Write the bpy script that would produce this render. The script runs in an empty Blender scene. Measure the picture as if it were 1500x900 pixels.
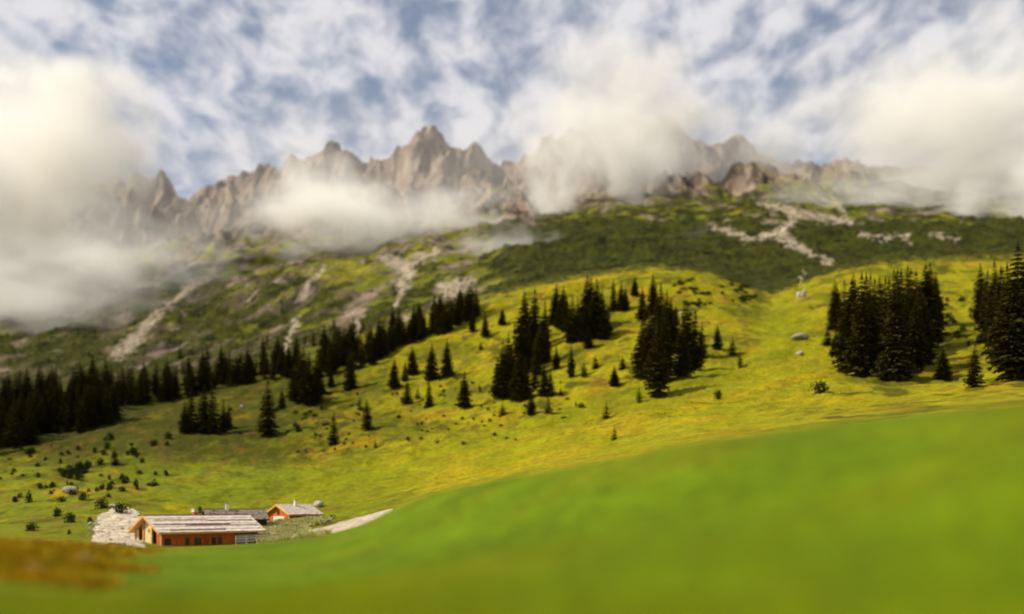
import bpy, bmesh, math, random
import numpy as np
from mathutils import Vector, Matrix

random.seed(7)
RNG = np.random.default_rng(11)
F = 1500 * 35.0 / 36.0          # focal length in photo pixels
HZ = 740.0                      # eye level row
S = bpy.context.scene
COL = S.collection

# ------------------------------------------------------------------ noise
def _hash(ix, iy, seed):
    h = (ix * 374761393 + iy * 668265263 + seed * 974634777) & 0xFFFFFFFF
    h = ((h ^ (h >> 13)) * 1274126177) & 0xFFFFFFFF
    h = ((h ^ (h >> 16)) * 2246822519) & 0xFFFFFFFF
    return h ^ (h >> 15)

def perlin(x, y, seed=0):
    x = np.asarray(x, float); y = np.asarray(y, float)
    x0 = np.floor(x).astype(np.int64); y0 = np.floor(y).astype(np.int64)
    fx = x - x0; fy = y - y0
    u = fx**3 * (fx * (fx * 6 - 15) + 10); v = fy**3 * (fy * (fy * 6 - 15) + 10)
    def g(ix, iy, dx, dy):
        a = _hash(ix, iy, seed).astype(float) * (2 * math.pi / 4294967296.0)
        return np.cos(a) * dx + np.sin(a) * dy
    n00 = g(x0, y0, fx, fy); n10 = g(x0 + 1, y0, fx - 1, fy)
    n01 = g(x0, y0 + 1, fx, fy - 1); n11 = g(x0 + 1, y0 + 1, fx - 1, fy - 1)
    a = n00 + u * (n10 - n00); b = n01 + u * (n11 - n01)
    return (a + v * (b - a)) * 1.5

def fbm(x, y, sc, octv=4, seed=0, gain=0.5):
    s = 0; a = 1.0; t = 0
    for i in range(octv):
        k = 2.03**i / sc
        s = s + a * perlin(x * k + 17.3 * i, y * k - 9.1 * i, seed + i); t += a; a *= gain
    return s / t

def ridged(x, y, sc, octv=3, seed=0, gain=0.5):
    s = 0; a = 1.0; t = 0
    for i in range(octv):
        k = 2.1**i / sc
        n = 1 - 2.2 * np.abs(perlin(x * k + 5.3 * i, y * k + 3.1 * i, seed + i)); s = s + a * n; t += a; a *= gain
    return s / t

def sst(a, b, x):
    t = np.clip((np.asarray(x, float) - a) / (b - a), 0, 1)
    return t * t * (3 - 2 * t)

# ------------------------------------------------------------------ terrain: knots along the view depth, per bearing
PXG = np.arange(-1400, 2901, 4.0)
def curve(pts, smooth=6):
    xs, ys = zip(*pts)
    v = np.interp(PXG, xs, ys)
    if smooth:
        k = np.arange(-4 * smooth, 4 * smooth + 1); w = np.exp(-0.5 * (k / smooth)**2); w /= w.sum()
        v = np.convolve(np.pad(v, 4 * smooth, mode='edge'), w, 'valid')
    return v

K = []
def knot(depth, row, sm=6, smd=8):
    d = curve(depth if isinstance(depth, list) else [(0, depth), (1, depth)], smd)
    K.append((d, (HZ - curve(row, sm)) / F * d))
knot(18, [(0, 909), (1500, 893)])
knot([(0, 40), (400, 52), (700, 42), (1500, 28)], [(0, 852), (300, 862), (600, 830), (1000, 770), (1500, 700)], 12)
# crest of the near meadow
knot([(-300, 60), (0, 72), (200, 95), (400, 110), (560, 104), (700, 80), (850, 65), (1000, 57), (1500, 50)],
     [(-400, 790), (0, 796), (130, 802), (230, 809), (300, 804), (400, 796), (480, 786), (540, 768), (570, 752), (600, 738), (640, 724), (700, 708), (850, 682), (1000, 656), (1200, 625), (1500, 592), (2300, 560)], 3)
# hollow with the huts
knot([(-300, 110), (0, 115), (200, 130), (300, 140), (400, 150), (480, 158), (560, 155), (640, 135), (700, 128), (850, 115), (1000, 108), (1500, 100)],
     [(-400, 815), (0, 812), (200, 812), (300, 808), (400, 801), (480, 785), (560, 758), (600, 748), (640, 734), (700, 719), (850, 692), (1000, 668), (1500, 604)], 4)
knot(205, [(-400, 770), (0, 762), (150, 742), (250, 752), (400, 764), (480, 756), (600, 730), (700, 704), (850, 668), (1000, 638), (1200, 602), (1500, 568), (2200, 560)], 8)
knot(300, [(-400, 715), (0, 705), (200, 690), (400, 690), (600, 662), (800, 622), (1000, 588), (1200, 555), (1500, 538), (2200, 540)], 10)
knot(400, [(-400, 650), (0, 645), (200, 622), (400, 610), (600, 583), (800, 538), (1000, 502), (1130, 500), (1300, 480), (1500, 470), (2200, 470)], 10)
knot(560, [(-400, 600), (0, 588), (200, 566), (300, 548), (400, 528), (520, 492), (620, 462), (700, 438), (780, 418), (870, 402), (960, 390), (1040, 398), (1130, 430), (1200, 402), (1290, 385), (1500, 376), (2200, 370)], 4)
knot(640, [(-400, 592), (0, 578), (200, 555), (300, 540), (400, 520), (520, 488), (620, 460), (700, 438), (780, 420), (870, 405), (960, 393), (1040, 400), (1130, 424), (1200, 402), (1290, 388), (1500, 378), (2200, 372)], 5)
knot(950, [(-400, 530), (0, 520), (200, 495), (400, 450), (600, 408), (800, 365), (1000, 352), (1200, 350), (1430, 346), (1500, 352), (2200, 350)], 10)
knot(1400, [(-400, 440), (0, 430), (200, 402), (330, 382), (500, 362), (700, 342), (800, 325), (1000, 305), (1200, 300), (1500, 300), (2200, 300)], 10)
knot(1750, [(-400, 390), (0, 380), (200, 345), (330, 332), (500, 322), (700, 312), (800, 300), (1000, 275), (1200, 278), (1500, 285), (2200, 290)], 8)
SKY = [(-1200, 350), (-400, 300), (0, 275), (150, 268), (200, 260), (232, 256), (252, 268), (266, 292), (280, 290), (300, 276), (330, 262), (360, 250), (400, 240), (445, 236), (465, 224), (478, 208), (492, 206), (508, 224), (530, 238), (560, 234), (580, 226), (600, 206), (615, 190), (630, 184), (645, 192), (660, 212), (675, 224), (688, 214), (700, 211), (715, 232), (740, 244), (770, 232), (800, 205), (840, 190), (880, 186), (920, 178), (960, 170), (995, 180), (1015, 204), (1040, 214), (1070, 202), (1095, 208), (1120, 226), (1150, 241), (1185, 236), (1200, 243), (1240, 236), (1290, 245), (1400, 250), (1500, 262), (1900, 250), (2500, 330)]
knot(2080, SKY, 1, 4)
knot(2300, [(x, y + 45) for x, y in SKY], 8)
knot(3400, [(-400, 480), (2200, 480)], 8)
KD = np.array([k[0] for k in K]); KZ = np.array([k[1] for k in K])

def base_z(px, Y):
    """monotone cubic through the knots of this bearing"""
    px = np.clip(px, -1400, 2900); fi = (px + 1400) / 4.0
    i0 = np.clip(fi.astype(int), 0, len(PXG) - 2); t = fi - i0
    D = KD[:, i0] * (1 - t) + KD[:, i0 + 1] * t
    Z = KZ[:, i0] * (1 - t) + KZ[:, i0 + 1] * t
    h = np.diff(D, axis=0); dl = np.diff(Z, axis=0) / h
    m = np.empty_like(Z); m[0] = dl[0]; m[-1] = dl[-1]
    a, b = dl[:-1], dl[1:]; w1 = 2 * h[1:] + h[:-1]; w2 = h[1:] + 2 * h[:-1]
    with np.errstate(divide='ignore', invalid='ignore'):
        hm = (w1 + w2) / (w1 / a + w2 / b)
    m[1:-1] = np.where(a * b > 0, hm, 0)
    Yc = np.clip(Y, D[0], D[-1])
    idx = np.clip((Yc[None] >= D).sum(0) - 1, 0, len(K) - 2)
    g = lambda A, k: np.take_along_axis(A, (idx + k)[None], 0)[0]
    d0 = g(D, 0); hh = g(D, 1) - d0; s = (Yc - d0) / hh
    z0, z1, m0, m1 = g(Z, 0), g(Z, 1), g(m, 0), g(m, 1)
    z = (2 * s**3 - 3 * s**2 + 1) * z0 + (s**3 - 2 * s**2 + s) * hh * m0 + (-2 * s**3 + 3 * s**2) * z1 + (s**3 - s**2) * hh * m1
    return z

SKPX = np.array([-2000., 3500.]); SKDZ = np.zeros(2)
HUTS = [(-50.0, 158.0, 16.0), (-51.0, 184.0, 12.0), (-40.5, 199.0, 10.0)]
def height(X, Y, scrub=False):
    X = np.asarray(X, float); Y = np.asarray(Y, float)
    shp = np.broadcast(X, Y).shape
    X = np.broadcast_to(X, shp).ravel(); Y = np.broadcast_to(Y, shp).ravel()
    Ye = np.maximum(Y, 14.0)
    px = 750 + F * X / Ye
    zb = base_z(px, Y)
    near = 1 - sst(10, 24, Y)
    zb = zb * (1 - near) + near * np.clip(-2.0 + 0.012 * X + 0.0 * Y, -8, 12)
    z = zb.copy()
    wm = sst(150, 260, Y)
    wx = X + 12 * fbm(X, Y, 60, 2, 51); wy = Y + 12 * fbm(X, Y, 60, 2, 57)
    calm = np.ones_like(z)
    for hx, hy, hr in HUTS:
        calm *= sst(hr * .8, hr * 1.6, np.hypot(X - hx, Y - hy))
    if wm.max() > 0: z += wm * calm * (3.0 * fbm(wx, wy, 55, 3, 3) + 1.9 * fbm(wx, wy, 16, 3, 5) + .55 * fbm(X, Y, 4, 2, 8))
    z += (1 - wm) * calm * (0.35 * fbm(X, Y, 22, 3, 9) + .06 * fbm(X, Y, 2.5, 2, 10))
    wu = sst(600, 900, Y)
    if wu.max() > 0:
        z += wu * (12 * fbm(X, Y, 190, 3, 21) + 9 * ridged(X, Y * .5, 75, 3, 23) + 2.2 * fbm(X, Y, 14, 3, 27))
        wc = sst(1350, 1800, Y) * (1 - .45 * sst(1990, 2080, Y) * (1 - sst(2085, 2200, Y)))
        ux = X + 40 * fbm(X, Y, 170, 3, 71); uy = Y + 40 * fbm(X, Y, 170, 3, 73)
        cr = sst(1650, 1950, Y) * (1 - sst(2200, 2300, Y)) * np.interp(px, SKPX, SKDZ) * Y / 2080.0
        z += wc * (78 * ridged(ux, uy * .45, 210, 3, 31) + 26 * ridged(ux, uy * .35, 62, 3, 37) + 7 * ridged(X, uy * .4, 21, 3, 43, .6) + 5 * fbm(X, Y, 11, 2, 47) - 30) + cr
    return z.reshape(shp)

_px = np.arange(-300, 1801, 3.0); _Y = np.arange(1700, 2300, 12.0)
_YY, _PP = np.meshgrid(_Y, _px, indexing='ij'); _zz = height((_PP - 750) / F * _YY, _YY)
_act = HZ - F * (_zz / _YY).max(0); _want = np.interp(_px, *zip(*SKY))
_d = (_act - _want) / F * 2080.0
_k = np.exp(-0.5 * (np.arange(-12, 13) / 4.0)**2); _k /= _k.sum()
_d = np.convolve(np.pad(_d, 12, mode='edge'), _k, 'valid')
SKPX = _px; SKDZ = _d

def zone(X, Y, z):
    """pixel-free masks of the ground cover; px,py = bearing and slope angle the cover follows"""
    Ye = np.maximum(Y, 14.0)
    return 750 + F * X / Ye, HZ - F * z / Ye

def polyd(px, py, pts):
    d = np.full(px.shape, 1e9)
    for (x0, y0, w0), (x1, y1, w1) in zip(pts[:-1], pts[1:]):
        vx, vy = x1 - x0, y1 - y0
        t = np.clip(((px - x0) * vx + (py - y0) * vy) / (vx * vx + vy * vy), 0, 1)
        r = np.hypot(px - x0 - t * vx, py - y0 - t * vy) / (w0 + t * (w1 - w0))
        d = np.minimum(d, r)
    return d

SCREE = [
    [(322, 388, 7), (285, 420, 7), (240, 455, 6), (205, 490, 9), (175, 520, 13)],
    [(300, 380, 5), (262, 398, 6), (215, 418, 6), (150, 438, 8)],
    [(560, 378, 7), (585, 390, 16), (598, 402, 12), (590, 425, 6), (578, 450, 3)],
    [(640, 366, 5), (612, 388, 7), (592, 404, 7)],
    [(1118, 300, 4), (1160, 312, 9), (1200, 320, 9), (1250, 327, 5)],
    [(1158, 314, 8), (1160, 330, 7), (1138, 345, 6), (1100, 352, 5), (1042, 332, 4)],
    [(1135, 344, 8), (1168, 362, 6), (1190, 376, 5), (1218, 388, 4)],
    [(1195, 285, 4), (1228, 300, 5), (1240, 312, 4)],
    [(433, 470, 4), (425, 500, 5), (412, 540, 4)],
    [(1175, 402, 1.5), (1173, 425, 2)],
    [(600, 470, 10), (560, 486, 4)], [(655, 425, 16), (690, 418, 10)], [(530, 470, 4), (520, 500, 5)],
    [(1255, 345, 3), (1290, 352, 4)], [(1300, 350, 3), (1330, 354, 3)], [(1365, 348, 3), (1405, 350, 3)], [(470, 392, 4), (440, 440, 6)],
]
def L(*c): return np.array(c, float)
def cover(X, Y, z, slope):
    px, py = zone(X, Y, z)
    n1 = fbm(X, Y, 60, 4, 101); n2 = fbm(X, Y, 18, 4, 103); n3 = fbm(X, Y, 5, 3, 107); n4 = fbm(X, Y, 26, 4, 109)
    c = np.zeros(X.shape + (3,))
    mix = lambda c, col, m: c + (np.clip(m, 0, 1)[..., None]) * (col - c)
    # meadow
    c = mix(c, L(.135, .150, .002), np.ones_like(X))
    c = mix(c, L(.225, .205, .002), sst(-.25, .25, n1 * .8 + n2 * .5 + .10 + .0014 * (px - 560)))
    c = mix(c, L(.33, .205, .004), .65 * sst(.05, .36, n4 + .35 * n3))
    c = mix(c, L(.055, .058, .003), .85 * sst(.02, .36, n2 * .8 + n3 * .6 + .48 * (1 - sst(300, 620, px)) * sst(705, 660, py)))  # extra dark mix on the left slope: cloud shade put into the turf colour
    c = mix(c, L(.15, .085, .012), .7 * sst(.16, .42, fbm(X, Y, 9, 3, 121)))
    c = mix(c, c * .62, (1 - sst(380, 700, px)) * sst(690, 640, py))   # rough turf, darkened further to stand for cloud shade on the left
    c = mix(c, L(.06, .065, .003), .55 * sst(.02, .3, fbm(X, Y * .6, 26, 3, 421)) * sst(680, 640, py + .04 * (px - 500)))
    # smooth mown strip behind the huts
    st = 1 - sst(.6, 1.3, polyd(px, py, [(130, 800, 10), (300, 735, 26), (520, 700, 34), (760, 660, 40), (1150, 560, 60), (1150, 470, 35)]))
    c = mix(c, L(.185, .192, .002), .65 * st); 
    st2 = 1 - sst(.6, 1.3, polyd(px, py, [(200, 690, 20), (330, 720, 30), (420, 700, 22)]))
    c = mix(c, L(.115, .145, .003), .6 * st2)
    # ochre grass on the right
    oc = 1 - sst(.4, 1.3, polyd(px, py, [(640, 700, 30), (900, 640, 40), (1100, 590, 40), (1180, 560, 40)]))
    c = mix(c, L(.35, .24, .004), .55 * oc * sst(-.25, .3, n2))
    # near meadow: one even green
    crest = np.interp(px, PXG, KD[2])
    fg = 1 - sst(0, 9, Y - crest)
    f1 = fbm(X, Y, 14, 3, 131)
    c = mix(c, mix(np.zeros_like(c), L(.096, .150, .001), np.ones_like(X)), fg)
    c = mix(c, L(.150, .145, .001), fg * .4 * sst(-.05, .5, f1 + .6 * 0 + .22 * sst(45, 24, Y)))
    c = mix(c, L(.20, .15, .002), (1 - fg) * .85 * (1 - sst(20, 70, Y - crest)) * sst(600, 760, px))
    br = fg * sst(828, 812, py + 18 * n3 + .0 * px) * 0
    bl = (1 - sst(200, 260, px + 30 * n3)) * sst(38, 46, Y + 5 * n3) * fg
    c = mix(c, L(.26, .155, .004), bl * .5 * sst(-.1, .3, fbm(X, Y, 6, 3, 141)))
    # forest floors
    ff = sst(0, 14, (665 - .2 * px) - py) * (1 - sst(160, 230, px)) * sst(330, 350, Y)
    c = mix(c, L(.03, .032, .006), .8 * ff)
    if Y.max() < 380: return np.clip(c, 0, 1), np.zeros_like(X)
    # beyond the meadow rim
    rim = np.interp(px, [-800, 0, 200, 300, 520, 700, 780, 870, 960, 1040, 1085, 1130, 1170, 1210, 1290, 1500], [600, 590, 566, 548, 492, 440, 420, 404, 392, 402, 420, 432, 418, 402, 387, 377])
    up = sst(-4, 5, rim - py + 8 * n3) * sst(380, 520, Y)
    m1 = fbm(X, Y, 120, 4, 151); m2 = fbm(X, Y, 30, 4, 153)
    u = mix(np.zeros_like(c), L(.12, .125, .008), np.ones_like(X))
    u = mix(u, L(.20, .175, .015), sst(0, .35, m1))
    tone_n = fbm(X, Y, 22, 3, 401)  # random darker and lighter patches in the scrub colour
    sc = sst(-.10, .12, m2 * .8 + m1 * .4 + .08 + .55 * sst(690, 800, px) * sst(318, 340, py) - .5 * (1 - sst(.5, 1.2, polyd(px, py, [(480, 400, 24), (560, 410, 22)]))) - .25 * sst(420, 360, py) * (px < 700) + .5 * sst(492, 520, py) * (1 - sst(250, 420, px)) + .18 * (1 - sst(430, 700, px)) * sst(400, 440, py))
    u = mix(u, L(.028, .032, .003), sc * .94)
    u = mix(u, L(.014, .016, .002), sc * .8 * sst(.0, .3, tone_n))
    u = mix(u, L(.045, .050, .004), sc * .5 * sst(.05, .35, -tone_n))
    rk = sst(.0, .22, fbm(X, Y * .6, 50, 4, 161) + .35 * sst(.75, 1.3, slope) - .20 - .45 * sst(700, 800, px) * sst(322, 345, py) + .22 * sst(400, 350, py) * (1 - sst(700, 900, px)) + .12 * (py < 500) * (px < 700))
    rockc = mix(mix(np.zeros_like(c), L(.205, .150, .112), np.ones_like(X)), L(.06, .045, .036), sst(-.15, .2, fbm(X, Y * .4, 38, 4, 171)))
    rockc = mix(rockc, L(.34, .28, .22), .7 * sst(.05, .35, fbm(X * 1.3, Y * .35, 26, 4, 173)))
    slr = mix(mix(np.zeros_like(c), L(.20, .15, .11), np.ones_like(X)), L(.075, .055, .035), sst(-.15, .2, fbm(X, Y * .5, 15, 3, 411)))
    u = mix(u, mix(slr, rockc, sst(.1, .3, fbm(X, Y, 80, 2, 413))), rk * (.92))
    u = mix(u, L(.10, .075, .04), .7 * sst(.05, .3, fbm(X, Y * .7, 34, 4, 415)) * (1 - sst(620, 780, px)) * sst(340, 380, py))
    cl = sst(0, 40, np.interp(px, [-800, 0, 330, 700, 850, 1000, 1250, 2200], [400, 385, 360, 345, 318, 305, 285, 285]) - py + 30 * m2)
    g2 = sst(.15, .4, fbm(X, Y, 70, 4, 181) + .12 * sst(900, 1200, px) - .25 * sst(.8, 1.4, slope))
    u = mix(u, mix(rockc, L(.20, .19, .05), .7 * g2), cl)
    for P in SCREE:
        u = mix(u, L(.38, .31, .23), .7 * (1 - sst(.3, 1.1, polyd(px + 16 * m2, py + 12 * n2, P) + 1.1 * n3 + .5 * fbm(X, Y, 9, 2, 77))))
    c = mix(c, u, up)
    scr = up * sc * (1 - rk) * (1 - cl)
    return np.clip(c, 0, 1), scr

# ------------------------------------------------------------------ material helpers
def newmat(name):
    m = bpy.data.materials.new(name); m.use_nodes = True
    nt = m.node_tree; b = nt.nodes['Principled BSDF']
    return m, nt, b
def N(nt, t, **kw):
    n = nt.nodes.new(t)
    for k, v in kw.items():
        if k in n.inputs: n.inputs[k].default_value = v
        else: setattr(n, k, v)
    return n
def simple(name, col, rough=.85, var=.25, scale=3.0, bump=.0, spec=.2, stretch=None, dark=None):
    m, nt, b = newmat(name)
    tc = N(nt, 'ShaderNodeTexCoord'); mp = N(nt, 'ShaderNodeMapping'); nt.links.new(tc.outputs['Object'], mp.inputs[0])
    if stretch: mp.inputs['Scale'].default_value = stretch
    nz = N(nt, 'ShaderNodeTexNoise', Scale=scale, Detail=6.0, Roughness=.65); nt.links.new(mp.outputs[0], nz.inputs['Vector'])
    cr = N(nt, 'ShaderNodeValToRGB'); nt.links.new(nz.outputs[0], cr.inputs[0])
    d = dark or [c * (1 - var * 1.6) for c in col]
    cr.color_ramp.elements[0].position = .3; cr.color_ramp.elements[0].color = (*d, 1)
    cr.color_ramp.elements[1].position = .7; cr.color_ramp.elements[1].color = (*[min(1, c * (1 + var * .5)) for c in col], 1)
    oi = N(nt, 'ShaderNodeObjectInfo'); hv = N(nt, 'ShaderNodeHueSaturation')
    mr = N(nt, 'ShaderNodeMapRange'); mr.inputs[3].default_value = .85; mr.inputs[4].default_value = 1.15
    nt.links.new(oi.outputs['Random'], mr.inputs[0]); nt.links.new(mr.outputs[0], hv.inputs['Value'])
    nt.links.new(cr.outputs[0], hv.inputs['Color']); nt.links.new(hv.outputs[0], b.inputs['Base Color'])
    b.inputs['Roughness'].default_value = rough; b.inputs['Specular IOR Level'].default_value = spec
    if bump:
        bp = N(nt, 'ShaderNodeBump', Strength=bump, Distance=.05); nt.links.new(nz.outputs[0], bp.inputs['Height']); nt.links.new(bp.outputs[0], b.inputs['Normal'])
    return m

def ground_mat(name, sc1, sc2, bdist):
    m, nt, b = newmat(name)
    at = N(nt, 'ShaderNodeAttribute', attribute_name='cover')
    geo = N(nt, 'ShaderNodeNewGeometry')
    n1 = N(nt, 'ShaderNodeTexNoise', Scale=sc1, Detail=8.0, Roughness=.7); n2 = N(nt, 'ShaderNodeTexNoise', Scale=sc2, Detail=5.0, Roughness=.6)
    nt.links.new(geo.outputs['Position'], n1.inputs['Vector']); nt.links.new(geo.outputs['Position'], n2.inputs['Vector'])
    mr = N(nt, 'ShaderNodeMapRange'); mr.inputs[1].default_value = .3; mr.inputs[2].default_value = .7; mr.inputs[3].default_value = .6; mr.inputs[4].default_value = 1.35
    nt.links.new(n1.outputs[0], mr.inputs[0])
    mr2 = N(nt, 'ShaderNodeMapRange'); mr2.inputs[1].default_value = .3; mr2.inputs[2].default_value = .7; mr2.inputs[3].default_value = .8; mr2.inputs[4].default_value = 1.2
    nt.links.new(n2.outputs[0], mr2.inputs[0])
    mu = N(nt, 'ShaderNodeMath', operation='MULTIPLY'); nt.links.new(mr.outputs[0], mu.inputs[0]); nt.links.new(mr2.outputs[0], mu.inputs[1])
    vm = N(nt, 'ShaderNodeVectorMath', operation='SCALE'); nt.links.new(at.outputs['Color'], vm.inputs[0]); nt.links.new(mu.outputs[0], vm.inputs['Scale'])
    nt.links.new(vm.outputs[0], b.inputs['Base Color'])
    b.inputs['Roughness'].default_value = .95; b.inputs['Specular IOR Level'].default_value = .08
    bp = N(nt, 'ShaderNodeBump', Strength=.7, Distance=bdist); nt.links.new(n1.outputs[0], bp.inputs['Height']); nt.links.new(bp.outputs[0], b.inputs['Normal'])
    return m

def tag(o, label=None, cat=None, group=None, kind=None):
    for k, v in (('label', label), ('category', cat), ('group', group), ('kind', kind)):
        if v: o[k] = v
    return o
def mesh_obj(name, verts, faces, mats, parent=None, smooth=False, midx=None, loc=None):
    me = bpy.data.meshes.new(name)
    me.from_pydata([tuple(v) for v in verts], [], [tuple(f) for f in faces])
    for m in (mats if isinstance(mats, list) else [mats]): me.materials.append(m)
    if midx is not None: me.polygons.foreach_set('material_index', midx)
    if smooth: me.polygons.foreach_set('use_smooth', [True] * len(me.polygons))
    me.update()
    o = bpy.data.objects.new(name, me); COL.objects.link(o)
    if parent: o.parent = parent
    if loc is not None: o.location = loc
    return o
def empty(name, loc, rz=0, scale=None):
    o = bpy.data.objects.new(name, None); COL.objects.link(o); o.location = loc; o.rotation_euler = (0, 0, rz)
    o.empty_display_size = .5
    if scale: o.scale = scale
    return o

def grid_obj(name, X, Y, Z, mat, colors=None, smooth=True):
    r, c = X.shape
    co = np.stack([X, Y, Z], -1).reshape(-1, 3).astype(np.float32)
    i = np.arange(r * c).reshape(r, c)
    q = np.stack([i[:-1, :-1], i[:-1, 1:], i[1:, 1:], i[1:, :-1]], -1).reshape(-1, 4).astype(np.int32)
    me = bpy.data.meshes.new(name)
    me.vertices.add(len(co)); me.vertices.foreach_set('co', co.ravel())
    me.loops.add(q.size); me.loops.foreach_set('vertex_index', q.ravel())
    me.polygons.add(len(q)); me.polygons.foreach_set('loop_start', np.arange(0, q.size, 4, dtype=np.int32))
    me.update(calc_edges=True)
    me.polygons.foreach_set('use_smooth', np.full(len(q), smooth))
    if colors is not None:
        a = me.color_attributes.new('cover', 'FLOAT_COLOR', 'POINT')
        cc = np.concatenate([colors.reshape(-1, 3), np.ones((r * c, 1))], 1).astype(np.float32)
        a.data.foreach_set('color', cc.ravel())
    me.materials.append(mat); me.update()
    o = bpy.data.objects.new(name, me); COL.objects.link(o)
    return o

# ------------------------------------------------------------------ ground and mountain sheets
uin = np.linspace(-.60, .60, 1150)
uo = .60 + (np.linspace(0, 1, 45)[1:]**1.5) * .75
U = np.concatenate([-uo[::-1], uin, uo])
rows = np.concatenate([np.linspace(-400, 0, 20)[:-1], np.linspace(0, 16, 14)[:-1], np.geomspace(16, 110, 110)[:-1],
                       np.linspace(110, 560, 330)[:-1], np.linspace(560, 700, 60)])
rows2 = np.concatenate([np.linspace(700, 1400, 210)[:-1], np.linspace(1400, 2110, 270)[:-1], np.linspace(2110, 3400, 60)])
def sheet(name, R, mat):
    RR, UU = np.meshgrid(R, U, indexing='ij')
    X = UU * np.maximum(RR, 14.0) + np.sign(UU) * np.maximum(0, np.abs(UU) - .6) * 1500
    B = range(0, len(R), 24)
    Z = np.concatenate([height(X[i:i + 24], RR[i:i + 24]) for i in B])
    gx = np.gradient(Z, axis=0) / np.gradient(RR, axis=0)
    gy = np.gradient(Z, axis=1) / np.maximum(1e-3, np.gradient(X, axis=1))
    sl = np.hypot(gx, gy)
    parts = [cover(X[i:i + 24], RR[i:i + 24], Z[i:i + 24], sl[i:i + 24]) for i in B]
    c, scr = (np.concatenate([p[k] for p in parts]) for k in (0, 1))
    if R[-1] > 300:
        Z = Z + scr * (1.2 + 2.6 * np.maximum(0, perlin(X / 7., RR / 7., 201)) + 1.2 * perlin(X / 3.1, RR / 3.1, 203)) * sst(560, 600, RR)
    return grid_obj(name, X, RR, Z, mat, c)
MG = ground_mat('meadow_grass', .9, .12, .25)
MM = ground_mat('mountain_ground', .09, .02, 3.0)
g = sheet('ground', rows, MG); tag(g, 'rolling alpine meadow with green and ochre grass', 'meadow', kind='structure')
mt = sheet('mountain', np.concatenate([[700.0], rows2[1:]]), MM); tag(mt, 'jagged grey rock peaks above scree and dark scrub slopes', 'mountain', kind='structure')

# ------------------------------------------------------------------ finding the ground behind a bearing
def ground_at(px, py, ymin=None):
    u = (px - 750) / F
    lo = ymin if ymin is not None else float(np.interp(px, PXG, KD[2])) + 8
    ys = np.geomspace(lo, 1500, 260)
    for _ in range(2):
        z = height(u * ys, ys); ok = HZ - F * z / ys <= py
        i = int(np.argmax(ok)) if ok.any() else len(ys) - 1
        if _ == 0: ys = np.linspace(ys[max(0, i - 1)], ys[i] + .01, 12)
    return Vector((u * ys[i], ys[i], float(z[i])))
def gz(x, y): return float(height(np.array([x]), np.array([y]))[0])

# ------------------------------------------------------------------ spruces
M_NEEDLE = simple('spruce_needles', (.068, .058, .009), var=.5, scale=1.2, rough=.9, spec=.05)
M_NEEDLE2 = simple('young_spruce_needles', (.07, .066, .010), var=.5, scale=1.2, rough=.9, spec=.05)
M_BARK = simple('spruce_bark', (.10, .065, .04), var=.4, scale=4, stretch=(1, 1, .2), rough=.95, bump=.4)
M_JUNIPER = simple('shrub_leaves', (.030, .042, .010), var=.5, scale=2, rough=.9, spec=.05)
M_TWIG = simple('shrub_twigs', (.12, .08, .05), var=.3, scale=4)
M_STONE = simple('limestone', (.44, .38, .30), var=.35, scale=1.4, rough=.95, bump=.6, spec=.1)

def crown_mesh(name, rnd, H=20.0, R=3.1, lv=30, thick=1.0, mat=None, gap=0.0):
    V, Fc = [], []
    def quad(p, a, b, c): V.extend((p, a, b, c)); n = len(V); Fc.append((n - 4, n - 3, n - 2, n - 1))
    lean = rnd.uniform(0, 6.28)
    for i in range(lv):
        t = (i + rnd.random() * .6) / lv
        z = H * (.04 + .95 * t)
        r = R * ((1 - t)**.86) * (.72 + .28 * min(1, t * 6)) * (1 + .10 * math.sin(lean + t * 9)) + .12
        if t < .08: r *= .8
        nb = max(5, int(11 * thick * (1 - .45 * t)))
        a0 = rnd.random() * 6.28
        for k in range(nb):
            if rnd.random() < gap: continue
            a = a0 + k * 6.283 / nb + rnd.uniform(-.25, .25)
            rr = r * rnd.uniform(.62, 1.15)
            d = Vector((math.cos(a), math.sin(a), 0)); s = Vector((-d.y, d.x, 0))
            droop = rnd.uniform(.22, .5) * rr
            seg = 4
            pts = [Vector((0, 0, z)) + d * (rr * q / seg) + Vector((0, 0, -droop * (q / seg)**1.3 + .12 * rr * (q / seg)**4)) for q in range(seg + 1)]
            for q in range(seg):
                w0 = rr * .20 * (1 - .55 * q / seg) + .1; w1 = rr * .20 * (1 - .55 * (q + 1) / seg) + .04
                quad(pts[q] - s * w0 + Vector((0, 0, -.12 * w0)), pts[q + 1] - s * w1, pts[q + 1] + s * w1, pts[q] + s * w0 + Vector((0, 0, -.12 * w0)))
                for sg in (-1, 1):                      # hanging side sprays
                    l = (rr * .34 * (1 - .4 * q / seg) + .18) * rnd.uniform(.6, 1.2)
                    e = pts[q] + s * sg * l + d * l * .6 + Vector((0, 0, -.35 * l))
                    m = (pts[q] + e) * .5
                    quad(pts[q], m + Vector((0, 0, -.32 * l)), e, m + Vector((0, 0, .08 * l)) + d * .18 * l)
    for k in range(5):                                  # leader
        a = k * 1.257; d = Vector((math.cos(a), math.sin(a), 0)) * .22
        quad(Vector((0, 0, H * 1.03)), Vector((0, 0, H * .95)) + d, Vector((0, 0, H * .93)), Vector((0, 0, H * .95)) - d * .3)
    me = bpy.data.meshes.new(name); me.from_pydata(V, [], Fc); me.materials.append(mat or M_NEEDLE); me.update()
    return me
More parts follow.
